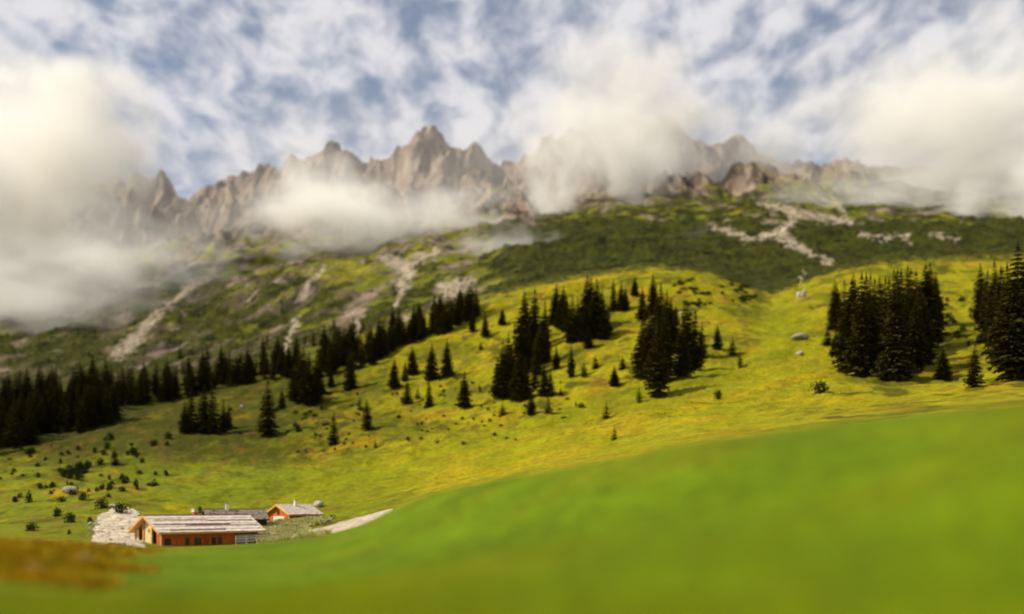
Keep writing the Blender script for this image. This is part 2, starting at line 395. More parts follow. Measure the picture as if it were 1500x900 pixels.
def trunk_mesh(name, rnd, H=20.0):
    V, Fc = [], []; n = 8
    zs = [-2.5, 0, .5, H * .1, H * .35, H * .65, H * .97]; rs = [.42, .36, .30, .26, .20, .12, .03]
    ph = rnd.random() * 6
    for z, r in zip(zs, rs):
        ox = .12 * math.sin(z * .3 + ph)
        for k in range(n): V.append((ox + r * math.cos(k * 6.2832 / n), r * math.sin(k * 6.2832 / n), z))
    for i in range(len(zs) - 1):
        for k in range(n): Fc.append((i * n + k, i * n + (k + 1) % n, (i + 1) * n + (k + 1) % n, (i + 1) * n + k))
    me = bpy.data.meshes.new(name); me.from_pydata(V, [], Fc); me.materials.append(M_BARK); me.update()
    for p in me.polygons: p.use_smooth = True
    return me
rt = random.Random(5)
PROTO = []
for i in range(7):
    PROTO.append((crown_mesh('spruce_crown_mesh', rt, 20, [3.9, 4.4, 4.9, 3.7, 4.2, 5.2, 4.0][i], 34, [1, 1.1, 1.1, .9, 1, 1.15, 1][i], None, [.0, .05, .0, .14, .08, .03, .1][i]), trunk_mesh('spruce_trunk_mesh', rt)))
YOUNG = [(crown_mesh('young_crown_mesh', rt, 20, r_, 16, .9, M_NEEDLE2, .05), trunk_mesh('young_trunk_mesh', rt)) for r_ in (5.0, 4.4, 5.8)]
TREES = []
def spruce(px, py, h, label, group=None, wide=1.0, ymin=None, young=None, at=None):
    p = at or ground_at(px, py, ymin)
    Hm = h / F * p.y * 1.10
    young = (Hm < 7.5) if young is None else young
    cm_, tm_ = rt.choice(YOUNG) if young else rt.choice(PROTO)
    s = Hm / 20.5; wide *= 1.08
    t = empty('young_spruce' if young else 'spruce', (p.x, p.y, p.z - .15), rt.uniform(0, 6.28), (s * wide * rt.uniform(.92, 1.08), s * wide * rt.uniform(.92, 1.08), s))
    t.rotation_euler = (rt.uniform(-.025, .025), rt.uniform(-.025, .025), t.rotation_euler.z)
    tag(t, label, 'tree', group)
    for nm, me in (('crown', cm_), ('trunk', tm_)):
        o = bpy.data.objects.new(nm, me); COL.objects.link(o); o.parent = t
    TREES.append((p.x, p.y)); return t

# --- single spruces, each with what sets it apart
for a in [
    (392, 640, 78, 'tall dark spruce alone on the slope straight above the long-roofed hut', 1.15),
    (488, 653, 46, 'narrow spruce on the meadow directly below the tall one and above the orange hut', 1.1),
    (538, 631, 44, 'medium spruce right of the narrow one, on ochre grass above the small orange hut', 1.2),
    (527, 601, 18, 'small spruce just left behind the medium spruce on ochre grass', 1.2),
    (550, 657, 15, 'tiny spruce alone low on the bright meadow strip', 1.2),
    (680, 598, 52, 'lone cone-shaped spruce casting a shadow right, left of the big central clump', 1.2),
    (597, 592, 37, 'short spruce, left one of two below the row of three', 1.2),
    (629, 596, 40, 'bushy spruce standing right in front of the middle one of three', 1.2),
    (612, 585, 20, 'small spruce squeezed between two short spruces on the central slope', 1.2),
    (632, 557, 50, 'middle spruce of three tall ones in a row on the central slope', 1.1),
    (655, 552, 53, 'right-hand spruce of three tall ones in a row on the central slope', 1.1),
    (604, 550, 40, 'left-hand spruce of three tall ones in a row on the central slope', 1.1),
    (593, 559, 30, 'lower spruce leaning against the left one of three in a row', 1.1),
    (577, 569, 42, 'stout spruce at the lower end of the forest edge on the central slope', 1.3),
    (485, 567, 26, 'small spruce between the broad dark clump and the stout forest-edge spruce', 1.3),
    (513, 572, 52, 'big spruce standing just free of the forest edge, left of the stout one', 1.25),
    (736, 476, 24, 'small spruce alone near the meadow rim left of the central clump', 1.3),
    (711, 494, 33, 'dark spruce, right one of a pair near the left end of the meadow rim', 1.4),
    (692, 487, 28, 'dark spruce, left one of a pair near the left end of the meadow rim', 1.4),
    (704, 513, 14, 'tiny spruce just below the pair near the meadow rim', 1.4),
    (900, 566, 29, 'small spruce left of the tall right-central clump on open meadow', 1.4),
    (912, 542, 21, 'smaller spruce upslope right of the small open-meadow one', 1.3),
    (872, 541, 20, 'tiny pointed spruce alone between the two central clumps', 1.3),
    (837, 553, 46, 'slim spruce right of the big central clump, taller of two together', 1.0),
    (856, 553, 23, 'low spruce at the foot of the slim one right of the central clump', 1.5),
    (815, 542, 35, 'spruce tucked between the big central clump and the slim one', 1.2),
    (936, 591, 25, 'small spruce below the left side of the tall right-central clump', 1.2),
    (888, 614, 25, 'lone small spruce low on the open bright meadow', 1.1),
    (900, 645, 21, 'lowest small spruce on the bright meadow just above the green rise', 1.1),
    (930, 434, 27, 'small spruce right under the top rim of the central meadow', 1.3),
    (941, 469, 46, 'dark spruce standing up-left against the tall right-central clump', 1.2),
    (1051, 512, 35, 'pointed spruce alone right of the tall right-central clump', 1.3),
    (1073, 521, 26, 'small spruce, upper one of two right of the pointed one', 1.2),
    (1084, 539, 26, 'small spruce, lower one of two right of the pointed one', 1.1),
    (862, 510, 30, 'short bushy spruce at the foot of the upper central clump', 1.5),
    (1382, 556, 46, 'rounded spruce between the dense right stand and the broad cone', 1.3),
    (1427, 567, 60, 'broad cone-shaped spruce alone left of the dark trees at the picture edge', 1.35),
    (778, 608, 32, 'thin spruce below the big central clump, left of two', 1.2),
    (803, 606, 27, 'small spruce below the big central clump, right of two', 1.3),
    (736, 609, 20, 'small bushy spruce below the left end of the central clump', 1.6),
    (821, 580, 13, 'tiny spruce beside the right foot of the central clump', 1.4),
    (245, 588, 46, 'spruce standing free just right of the dense dark forest', 1.2),
    (281, 582, 42, 'second free spruce right of the dense forest, above the cluster of six', 1.2),
    (347, 563, 36, 'solitary spruce higher up between the cluster of six and the broad clump', 1.2),
    (368, 552, 31, 'small spruce just upslope right of the solitary higher one', 1.2),
    (413, 599, 30, 'small spruce right behind the tall one above the long-roofed hut', 1.2),
    (168, 682, 26, 'dark young spruce at the end of the shrub strip left of the huts', 1.4),
]:
    spruce(*a[:3], a[3], wide=a[4])

CL = {
 'big central clump of spruces on the sunny slope': ('spruce in the big dark central clump on the sunny slope',
  [(769, 520, 88), (783, 515, 85), (798, 503, 60), (792, 534, 60), (801, 534, 54), (764, 548, 68), (736, 583, 78), (750, 572, 62), (760, 588, 68), (771, 586, 60), (784, 569, 42), (797, 580, 44), (806, 581, 38), (745, 552, 60), (776, 545, 66), (728, 580, 52), (785, 550, 58)], 1.05),
 'upper central clump of spruces below the rim': ('spruce in the upper central clump just below the meadow rim',
  [(814, 476, 56), (824, 481, 58), (829, 487, 54), (838, 502, 64), (846, 490, 50), (861, 484, 77), (867, 483, 72), (875, 496, 82), (883, 498, 70), (890, 491, 44), (856, 500, 50), (899, 456, 45), (909, 456, 42), (916, 456, 34)], 1.0),
 'tall right-central clump of spruces': ('tall spruce in the right-central clump reaching above the meadow rim',
  [(939, 553, 78), (951, 556, 94), (963, 583, 114), (973, 561, 104), (979, 517, 84), (957, 461, 56), (945, 530, 70), (968, 500, 80), (984, 500, 60), (990, 477, 30), (960, 540, 90)], 1.05),
 'right-hand neighbours of the tall central clump': ('spruce in the short group just right of the tallest central clump',
  [(1009, 541, 94), (1000, 552, 74), (1017, 541, 80), (1028, 524, 48), (1004, 510, 66)], 1.1),
 'cluster of six spruces above the hut': ('spruce in the cluster of six on the slope up-left of the long hut',
  [(281, 634, 60), (271, 636, 46), (299, 634, 64), (313, 636, 66), (328, 634, 46), (335, 631, 37)], 1.15),
 'broad dark clump of spruces left of centre': ('spruce in the broad dark clump between the forest edge and the tall lone one',
  [(452, 594, 74), (440, 592, 62), (462, 592, 62), (430, 586, 50), (446, 582, 70), (437, 572, 55), (466, 580, 50)], 1.3),
 'dense spruce stand at right': ('spruce in the dense tall stand on the right-hand meadow',
  [(1221, 466, 54), (1226, 480, 60), (1238, 500, 84), (1247, 545, 128), (1258, 553, 142), (1270, 546, 134), (1282, 541, 124), (1295, 536, 120), (1303, 545, 128), (1312, 557, 146), (1322, 546, 142), (1333, 531, 128), (1345, 521, 116), (1355, 506, 112), (1363, 481, 90), (1372, 476, 74), (1310, 506, 104), (1290, 501, 90), (1265, 501, 84), (1352, 535, 96), (1330, 500, 104), (1254, 520, 100), (1240, 525, 60), (1275, 520, 110), (1318, 520, 118), (1340, 545, 110), (1366, 500, 80), (1250, 480, 74)], 1.0),
 'small spruces left of the dense right stand': ('small spruce at the left foot of the dense right-hand stand',
  [(1212, 506, 25), (1224, 521, 32), (1237, 537, 26), (1216, 484, 22)], 1.4),
 'dark spruces at the right edge': ('dark spruce in the tall group at the right edge of the view',
  [(1438, 471, 80), (1446, 486, 84), (1456, 502, 112), (1465, 530, 130), (1477, 540, 144), (1490, 556, 186), (1501, 541, 150), (1512, 551, 180), (1527, 551, 170), (1548, 560, 150), (1470, 500, 100), (1485, 515, 120), (1460, 470, 70)], 1.0),
}
for grp, (lab, pts, wd) in CL.items():
    for (x, y, h) in pts: spruce(x, y, h, lab, grp, wide=wd)

FILL = []
def fill(n, xr, ylow, yhigh, hr, lab, grp, wide=1.05, mind=2.6, ymin=None):
    k = 0; tr = 0
    while k < n and tr < n * 25:
        tr += 1
        x = rt.uniform(*xr); lo, hi = ylow(x), yhigh(x)
        y = lo - (lo - hi) * rt.random()
        p = ground_at(x, y, ymin)
        if any((p.x - a)**2 + (p.y - b)**2 < mind**2 for a, b in TREES): continue
        TREES.append((p.x, p.y)); FILL.append((rt.uniform(*hr), x, y, p, lab, grp, wide)); k += 1
lin = lambda *p: (lambda x: float(np.interp(x, [q[0] for q in p], [q[1] for q in p])))
fill(120, (-60, 168), lin((-60, 668), (0, 663), (60, 648), (117, 634), (168, 618)), lin((-60, 612), (0, 606), (168, 588)), (46, 68), 'dark spruce in the dense forest at the far left', 'dense forest at the far left', 1.15, 2.2)
fill(34, (168, 300), lin((168, 606), (220, 592), (300, 576)), lin((168, 582), (300, 562)), (30, 50), 'spruce along the forest edge between the dense forest and the cluster of six', 'forest edge right of the dense forest', 1.1, 2.4)
fill(34, (300, 440), lin((300, 572), (440, 556)), lin((300, 556), (440, 530)), (28, 50), 'spruce scattered behind the solitary one, above the tall lone tree', 'scattered spruces behind the tall lone tree', 1.1, 2.4)
fill(34, (468, 560), lin((468, 556), (527, 542), (560, 530)), lin((468, 528), (560, 504)), (34, 54), 'spruce in the dark forest band behind the stout forest-edge tree', 'dark forest band behind the slope', 1.1, 2.4)
fill(60, (556, 700), lin((556, 529), (595, 507), (654, 489), (690, 470)), lin((556, 506), (690, 452)), (30, 46), 'spruce in the forest strip along the upper left rim of the meadow', 'forest strip along the meadow rim', 1.05, 2.4)
fill(20, (240, 560), lin((240, 556), (400, 520), (560, 500)), lin((240, 530), (400, 500), (560, 470)), (14, 28), 'small far spruce among the rocks above the forest band', 'small far spruces among the rocks', 1.2, 4, 560)

FILL.sort(key=lambda t: -t[0] - (0 if 0 <= t[1] <= 1500 else -200))
NF = 292 - sum(1 for o in COL.objects if o.name.split('.')[0] in ('spruce', 'young_spruce'))
for h_, x, y, p, lab, grp, wd in FILL[:NF]: spruce(x, y, h_, lab, grp, wide=wd, at=p, young=False)
tiny = crown_mesh('far_crown_mesh', rt, 20, 4.4, 17, .9)
tv = np.empty(len(tiny.vertices) * 3, np.float32); tiny.vertices.foreach_get('co', tv); tv = tv.reshape(-1, 3)
allv = []
for h_, x, y, p, lab, grp, wd in FILL[NF:]:
    s_ = h_ / F * p.y * 1.1 / 20.5; a = rt.uniform(0, 6.28); c_, n_ = math.cos(a), math.sin(a)
    R_ = np.array([[c_, -n_, 0], [n_, c_, 0], [0, 0, 1]], np.float32)
    allv.append((tv * [s_ * 1.15, s_ * 1.15, s_]) @ R_.T + [p.x, p.y, p.z - .2])
co_ = np.concatenate(allv).astype(np.float32); nq = len(co_) // 4
me = bpy.data.meshes.new('forest'); me.vertices.add(len(co_)); me.vertices.foreach_set('co', co_.ravel())
me.loops.add(len(co_)); me.loops.foreach_set('vertex_index', np.arange(len(co_), dtype=np.int32))
me.polygons.add(nq); me.polygons.foreach_set('loop_start', np.arange(0, len(co_), 4, dtype=np.int32)); me.materials.append(M_NEEDLE); me.update(calc_edges=True)
fo_ = bpy.data.objects.new('forest', me); COL.objects.link(fo_); tag(fo_, 'rear rows of dark spruce forest behind the nearer trees', 'forest', kind='stuff')

# ------------------------------------------------------------------ low shrubs
def shrub_mesh(name, rnd, n=420, mat=None, flat=.6):
    V, Fc = [], []
    lobes = [(Vector((rnd.uniform(-.45, .45), rnd.uniform(-.45, .45), rnd.uniform(.15, .45))), rnd.uniform(.35, .6)) for _ in range(6)]
    for i in range(n):
        c, r = rnd.choice(lobes)
        d = Vector((rnd.gauss(0, 1), rnd.gauss(0, 1), rnd.gauss(0, 1))).normalized()
        p = c + d * r * rnd.uniform(.6, 1.08); p.z *= flat * 1.5
        if p.z < -.1: p.z = -.1
        s = rnd.uniform(.05, .12); a = Vector((rnd.gauss(0, 1), rnd.gauss(0, 1), rnd.gauss(0, 1))).normalized(); b = a.cross(d)
        V.extend((p - a * s, p - b * s * .6, p + a * s + d * s, p + b * s * .6)); k = len(V); Fc.append((k - 4, k - 3, k - 2, k - 1))
    me = bpy.data.meshes.new(name); me.from_pydata(V, [], Fc); me.materials.append(mat or M_JUNIPER); me.update(); return me
def twig_mesh(name, rnd):
    V, Fc = [], []
    for k in range(9):
        a = rnd.uniform(0, 6.28); e = Vector((math.cos(a) * rnd.uniform(.2, .6), math.sin(a) * rnd.uniform(.2, .6), rnd.uniform(.4, .8)))
        b0 = len(V)
        for (c, r) in ((Vector((0, 0, -.3)), .035), (e * .5 + Vector((0, 0, .05)), .025), (e, .008)):
            for q in range(4): V.append(c + Vector((r * math.cos(q * 1.5708), r * math.sin(q * 1.5708), 0)))
        for lvl in range(2):
            for q in range(4): Fc.append((b0 + lvl * 4 + q, b0 + lvl * 4 + (q + 1) % 4, b0 + lvl * 4 + 4 + (q + 1) % 4, b0 + lvl * 4 + 4 + q))
    me = bpy.data.meshes.new(name); me.from_pydata(V, [], Fc); me.materials.append(M_TWIG); me.update(); return me
SH = [(shrub_mesh('shrub_foliage_mesh', rt), twig_mesh('shrub_twig_mesh', rt)) for _ in range(4)]
def shrub(px, py, w, h, label, group=None, ymin=None):
    p = ground_at(px, py, ymin); k = p.y / F
    f_, t_ = rt.choice(SH)
    e = empty('shrub', (p.x, p.y, p.z - .05), rt.uniform(0, 6.28), (w * k / 1.9, w * k / 1.9, h * k / .95)); tag(e, label, 'shrub', group)
    for nm, me in (('foliage', f_), ('stems', t_)):
        o = bpy.data.objects.new(nm, me); COL.objects.link(o); o.parent = e
for a in [
    (82, 757, 19, 17, 'dark rounded shrub, left of a pair on the grass left of the gravel bank'),
    (104, 766, 24, 18, 'dark spreading shrub, right of a pair just left of the gravel bank'),
    (45, 778, 26, 14, 'low dark shrub nearest the rusty heather at the left'),
    (41, 737, 11, 22, 'upright dark shrub far left, above the pair of shrubs'),
    (58, 716, 12, 10, 'small round shrub far left, above the upright one'),
    (149, 745, 22, 20, 'dark bushy shrub on top of the gravel bank, left one'),
    (176, 752, 32, 18, 'wide dark shrub on top of the gravel bank, right one'),
    (131, 766, 12, 10, 'small dark shrub at the left edge of the gravel bank'),
    (101, 783, 8, 9, 'tiny dark shrub just above the heather, left of the gravel'),
    (291, 752, 12, 12, 'dark small shrub between the chimney of the long hut and the grey-roofed hut'),
    (1200, 576, 34, 20, 'dark bush alone on the meadow below the dense right-hand stand'),
    (1053, 585, 18, 16, 'small bush alone on the bright right-hand meadow'),
    (850, 598, 14, 10, 'small bush on the open slope between the central clumps'),
    (1440, 500, 40, 14, 'wide flat bush left of the dark trees at the right edge'),
    (486, 762, 16, 9, 'green bush at the right corner of the small orange hut'),
]: shrub(*a)
G1 = 'dark shrubs scattered on the left slope'; L1 = 'small dark shrub scattered on the rough grass of the left slope'
for i in range(85):
    x = rt.uniform(0, 250); y = rt.uniform(660, 745) - .10 * x
    sz = rt.choice((.7, 1, 1, 1.6)); shrub(x, y, rt.uniform(6, 13) * sz, rt.uniform(5, 10) * sz, L1, G1)
for i in range(14):
    x = rt.uniform(90, 150); shrub(x, 700 - (x - 90) * .32 + rt.uniform(-5, 5), rt.uniform(10, 18), rt.uniform(8, 15), 'shrub in the dense dark strip pointing up to the young spruce', 'dense dark shrub strip left of the huts')
G2 = 'dwarf shrubs on the ochre central slope'; L2 = 'tiny dark dwarf shrub on the ochre central slope'
for i in range(95):
    x = rt.uniform(430, 850); y = rt.uniform(575, 668) - .06 * (x - 430)
    shrub(x, y, rt.uniform(4, 11), rt.uniform(2.5, 6), L2, G2)
G3 = 'low scrub below the top rim'; L3 = 'low dark scrub bush below the top rim of the meadow'
for i in range(44):
    x = rt.uniform(985, 1110); y = 404 + (x - 985) * .16 + rt.uniform(0, 48) * (1 - (x - 985) / 200)
    shrub(x, y, rt.uniform(8, 18), rt.uniform(3, 6), L3, G3)
G4 = 'shrubs between the right-hand stand and the edge'; L4 = 'shrub on the broken slope between the two right-hand spruce groups'
for i in range(24): shrub(rt.uniform(1385, 1450), rt.uniform(440, 520), rt.uniform(8, 18), rt.uniform(5, 10), L4, G4)
for i in range(16):
    x = rt.uniform(300, 480); shrub(x, rt.uniform(600, 640), rt.uniform(6, 14), rt.uniform(4, 8), 'low dark shrub around the foot of the broad clump and tall lone tree', 'low shrubs around the tall lone tree')

# ------------------------------------------------------------------ stones
def stone(px, py, w, h, label, group=None, ymin=None, mat=None, seed=1):
    p = ground_at(px, py, ymin); k = p.y / F; rnd = random.Random(seed)
    bm = bmesh.new(); bmesh.ops.create_icosphere(bm, subdivisions=3, radius=.5)
    cuts = [(Vector((rnd.gauss(0, 1), rnd.gauss(0, 1), rnd.gauss(0, .8))).normalized(), rnd.uniform(.28, .42)) for _ in range(9)]
    for v in bm.verts:
        for n, d in cuts:
            q = v.co.dot(n)
            if q > d: v.co -= n * (q - d) * .9
        v.co += Vector([rnd.uniform(-.012, .012) for _ in range(3)])
        v.co.x *= w * k; v.co.y *= w * k * .8; v.co.z = v.co.z * h * k * 1.35
    me = bpy.data.meshes.new('stone'); bm.to_mesh(me); bm.free(); me.materials.append(mat or M_STONE)
    o = bpy.data.objects.new('boulder', me); COL.objects.link(o); o.location = (p.x, p.y, p.z + h * k * .3); o.rotation_euler.z = rnd.uniform(0, 3) * 0
    tag(o, label, 'boulder', group)
for i, a in enumerate([
    (103, 722, 24, 10, 'pale flat boulder among shrubs up-left of the gravel bank'),
    (1172, 497, 28, 9, 'pale flat boulder alone in the middle of the right-hand meadow'),
    (1170, 437, 9, 12, 'pale upright stone below the gully, left of a pair'),
    (1178, 436, 9, 13, 'pale upright stone below the gully, right of a pair'),
    (1172, 520, 12, 6, 'small pale stone below the flat boulder of the right meadow'),
    (355, 598, 8, 5, 'small pale stone right of the cluster of six spruces'),
    (887, 455, 5, 4, 'little pale stone beside the upper clump of spruces'),
    (998, 461, 6, 5, 'little pale stone between scrub below the rim'),
    (466, 742, 20, 9, 'pale rounded rock behind the right end of the orange hut'),  # stone mesh standing in for a pale bush
    (165, 742, 12, 4, 'pale stone behind the dark shrubs on the gravel bank'),
    (398, 792, 26, 13, 'pale rounded boulder at the right end of the long hut'),
]): stone(*a, seed=i + 3)
def pebbles(name, n, xr, rr, smin, smax, label, seed, ymin=None):
    r_ = random.Random(seed); V = []; Q = []
    for i in range(n):
        x_ = r_.uniform(*xr); y_ = r_.uniform(*rr)
        if y_ < 757 - .17 * (x_ - 133): y_ += 30
        p = ground_at(x_, y_, ymin); s = r_.uniform(smin, smax) * (1 + 2 * (r_.random() < .06)); b = len(V)
        for d in ((1, 0, 0), (0, 1, 0), (-1, 0, 0), (0, -1, 0), (0, 0, .8), (0, 0, -.5)):
            V.append((p.x + s * d[0] * r_.uniform(.7, 1.2) + s * .2 * r_.random(), p.y + s * d[1] * r_.uniform(.7, 1.2), p.z + .1 + s * d[2] * r_.uniform(.5, 1)))
        for k in range(4): Q.append((b + k, b + (k + 1) % 4, b + 4)); Q.append((b + (k + 1) % 4, b + k, b + 5))
    o = mesh_obj(name, V, Q, M_STONE); return tag(o, label, 'stones', kind='stuff')
pebbles('rubble', 260, (128, 214), (744, 803), .08, .24, 'pale rubble strewn over the gravel bank', 5, 138)
stone(120, 822, 38, 10, 'blurred pale boulder in the rusty heather, nearer the huts', ymin=30, seed=40)
stone(48, 838, 44, 11, 'blurred pale boulder in the rusty heather, nearer the left edge', ymin=30, seed=41)
# ------------------------------------------------------------------ gravel track and bank
M_GRAVEL = simple('pale_gravel', (.56, .47, .34), var=.4, scale=.6, rough=.97, bump=.5, spec=.05)
def drape(name, lower, upper, nu, nv, label, cat, lift=.06, ymin=None, ragged=.0, bump=0.0, eat=0):
    lo = [ground_at(x, y, ymin) for x, y in lower]; up = [ground_at(x, y, ymin) for x, y in upper]
    def along(pts, t):
        s = t * (len(pts) - 1); i = min(int(s), len(pts) - 2); return pts[i].lerp(pts[i + 1], s - i)
    V = []; sd = len(lower)
    for i in range(nu + 1):
        a, b = along(lo, i / nu), along(up, i / nu)
        w = (b - a).normalized()
        a = a + w * ragged * float(perlin(i * .31, 3.3 + sd)); b = b + w * ragged * float(perlin(i * .27, 9.1 + sd))
        for j in range(nv + 1):
            p = a.lerp(b, j / nv); V.append(p)
    X = np.array([p.x for p in V]); Y = np.array([p.y for p in V]); Z = height(X, Y) + lift
    i = np.arange((nu + 1) * (nv + 1)).reshape(nu + 1, nv + 1)
    edge = np.minimum(np.minimum(i // (nv + 1), nu - i // (nv + 1)), np.minimum(i % (nv + 1), nv - i % (nv + 1))).ravel()
    Z = Z + np.where(edge > (0 if not eat else -1), bump * (np.abs(perlin(X / 1.3, Y / 1.3, 5)) + .4 * np.abs(perlin(X / .5, Y / .5, 6))), -.12)
    q = np.stack([i[:-1, :-1], i[1:, :-1], i[1:, 1:], i[:-1, 1:]], -1).reshape(-1, 4)
    e4 = edge[q].min(1) / 14.0; cx = X[q].mean(1); cyy = Y[q].mean(1)
    q = q[(e4 + .15 > eat * (.55 + 1.3 * fbm(cx, cyy, 5, 3, 301))) | (eat == 0)]
    o = mesh_obj(name, np.stack([X, Y, Z], -1), q.tolist(), M_GRAVEL, smooth=True)
    return tag(o, label, cat, kind='structure')
drape('gravel_track', [(442, 791), (470, 786), (500, 780), (540, 765), (582, 745)], [(450, 775), (472, 770), (500, 762), (540, 751), (576, 743)], 60, 10, 'pale gravel track running up right from the huts', 'track', ragged=.7)
drape('gravel_bank', [(130, 796), (150, 800), (180, 802), (215, 806)], [(140, 758), (152, 750), (182, 742), (212, 752)], 110, 110, 'pale gravel bank left of the long hut', 'gravel bank', ragged=1.4, bump=.14, lift=.05, eat=.9)

# ------------------------------------------------------------------ huts
M_ORANGE = simple('orange_larch_boards', (.60, .135, .014), var=.4, scale=2.5, stretch=(6, 6, .5), rough=.7, bump=.2)
M_DARKWOOD = simple('dark_logs', (.055, .035, .025), var=.4, scale=3, stretch=(.4, .4, 6), rough=.8, bump=.3)
M_PALE = simple('pale_yellow_boards', (.62, .50, .24), var=.2, scale=3, stretch=(6, 6, .6), rough=.75)
M_TRIM = simple('fresh_larch_trim', (.70, .38, .13), var=.2, scale=3, rough=.65)
M_ROOFG = simple('weathered_grey_boards', (.84, .68, .56), var=.5, scale=3.5, stretch=(.35, 3, 1), rough=.8, bump=.3)
M_ROOFS = simple('grey_shingles', (.42, .35, .29), var=.7, scale=5, rough=.9, bump=.5)
M_REDPOLE = simple('red_brown_poles', (.20, .045, .02), var=.3, scale=3, rough=.8)
M_PORCHSHADE = simple('porch_shade_black', (.012, .008, .006), var=.2, scale=2, rough=.9)
M_RED = simple('red_paint', (.45, .05, .01), var=.2, scale=3, rough=.6)
M_WHITE = simple('whitewash', (.78, .72, .6), var=.12, scale=3, rough=.9, bump=.1)
M_WALLST = simple('stone_masonry', (.42, .34, .28), var=.6, scale=4, rough=.95, bump=.8)
M_BRICK = simple('brick_chimney', (.40, .14, .05), var=.3, scale=6, rough=.9)
M_GLASS = simple('dark_window_glass', (.02, .02, .025), var=.1, scale=2, rough=.1, spec=.5)

class MB:
    def __init__(s): s.v = []; s.f = []
    def box(s, x0, x1, y0, y1, z0, z1):
        b = len(s.v)
        s.v += [(x0, y0, z0), (x1, y0, z0), (x1, y1, z0), (x0, y1, z0), (x0, y0, z1), (x1, y0, z1), (x1, y1, z1), (x0, y1, z1)]
        s.f += [(b, b + 3, b + 2, b + 1), (b + 4, b + 5, b + 6, b + 7), (b, b + 1, b + 5, b + 4), (b + 1, b + 2, b + 6, b + 5), (b + 2, b + 3, b + 7, b + 6), (b + 3, b, b + 4, b + 7)]
        return s
    def prism(s, poly, x0, x1):      # poly in (y,z), extruded along x
        b = len(s.v); n = len(poly)
        s.v += [(x0, y, z) for y, z in poly] + [(x1, y, z) for y, z in poly]
        s.f += [tuple(range(b + n - 1, b - 1, -1)), tuple(range(b + n, b + 2 * n))]
        s.f += [(b + i, b + (i + 1) % n, b + n + (i + 1) % n, b + n + i) for i in range(n)]
        return s
    def tube(s, p, q, r, n=7):
        p = Vector(p); q = Vector(q); d = (q - p).normalized(); a = d.orthogonal().normalized(); c = d.cross(a); b = len(s.v)
        for e in (p, q):
            for k in range(n): s.v.append(tuple(e + a * r * math.cos(k * 6.2832 / n) + c * r * math.sin(k * 6.2832 / n)))
        s.f += [(b + k, b + (k + 1) % n, b + n + (k + 1) % n, b + n + k) for k in range(n)]
        s.f += [tuple(range(b + n - 1, b - 1, -1)), tuple(range(b + n, b + 2 * n))]
        return s
    def build(s, name, mat, parent, label=None):
        o = mesh_obj(name, s.v, s.f, mat, parent)
        bm = bmesh.new(); bm.from_mesh(o.data); bmesh.ops.recalc_face_normals(bm, faces=bm.faces); bm.to_mesh(o.data); bm.free()
        if label: o['label'] = label
        return o

def hut(at, rot, Lg, Wd, hw, rise, over, mats, spec):
    """x along the ridge from the near left gable, y across (front long wall at y=0, rear at y=Wd)"""
    root = empty('hut', at, rot)
    wallm, roofm = mats
    rr = random.Random(int(Lg * 10))
    yr = Wd / 2
    # roof planes: stepped courses of boards
    ov, oe = over
    sl = rise / yr
    def roof_course(side):
        m = MB(); n = spec.get('courses', 7); half = yr + oe
        for i in range(n):
            a = half * i / n; b = half * (i + 1) / n + .10
            x = -ov
            while x < Lg + ov - .01:
                wd = rr.uniform(*spec.get('board', (.35, .6))); x1 = min(Lg + ov, x + wd)
                j = rr.uniform(-.012, .012); e = rr.uniform(-.05, .05) if i == n - 1 else 0
                z0 = hw + rise - sl * a + .05 * (i % 1) + j + .05; z1 = hw + rise - sl * (b + e) + .05 + j + .05
                ya, yb = (yr - a, yr - b - e) if side < 0 else (yr + a, yr + b + e)
                pts = [(ya, z0 - .07), (yb, z1 - .02), (yb, z1 + .05), (ya, z0)]
                m.prism(pts if side < 0 else pts[::-1], x, x1 - .012); x = x1
        return m
    rf = MB(); th = .16
    for sgn in (-1, 1):
        e = yr + oe
        pts = [(yr, hw + rise - th - .05), (yr + sgn * e, hw + rise - sl * e - th - .05), (yr + sgn * e, hw + rise - sl * e - .04), (yr, hw + rise - .04)]
        rf.prism(pts, -ov + .03, Lg + ov - .03)
    roof = rf.build('roof', M_TRIM if spec.get('trim') else wallm, root)
    for sgn in (-1, 1): roof_course(sgn).build('roof_cladding', roofm, roof)
    MB().prism([(yr - .22, hw + rise + .03), (yr, hw + rise + .16), (yr + .22, hw + rise + .03), (yr, hw + rise + .06)], -ov - .02, Lg + ov + .02).build('ridge_cap', spec.get('ridge', M_REDPOLE), roof)
    for sgn in (-1, 1):            # barge boards
        for xx in (-ov - .06, Lg + ov):
            e = yr + oe
            p = [(yr, hw + rise + .10), (yr + sgn * e, hw + rise - sl * e + .10), (yr + sgn * e, hw + rise - sl * e - .26), (yr, hw + rise - .26)]
            MB().prism(p, xx, xx + .06).build('barge_board', spec.get('barge', M_TRIM), roof)
    for d in spec.get('poles', []):
        d, t0, t1 = d
        MB().tube((-ov * .6 + t0 * Lg, yr - d, hw + rise - sl * d + .14), ((Lg + ov) * t1, yr - d, hw + rise - sl * d + .14), .065).build('roof_pole', M_REDPOLE, roof)
    # walls
    return root, yr, sl, roof

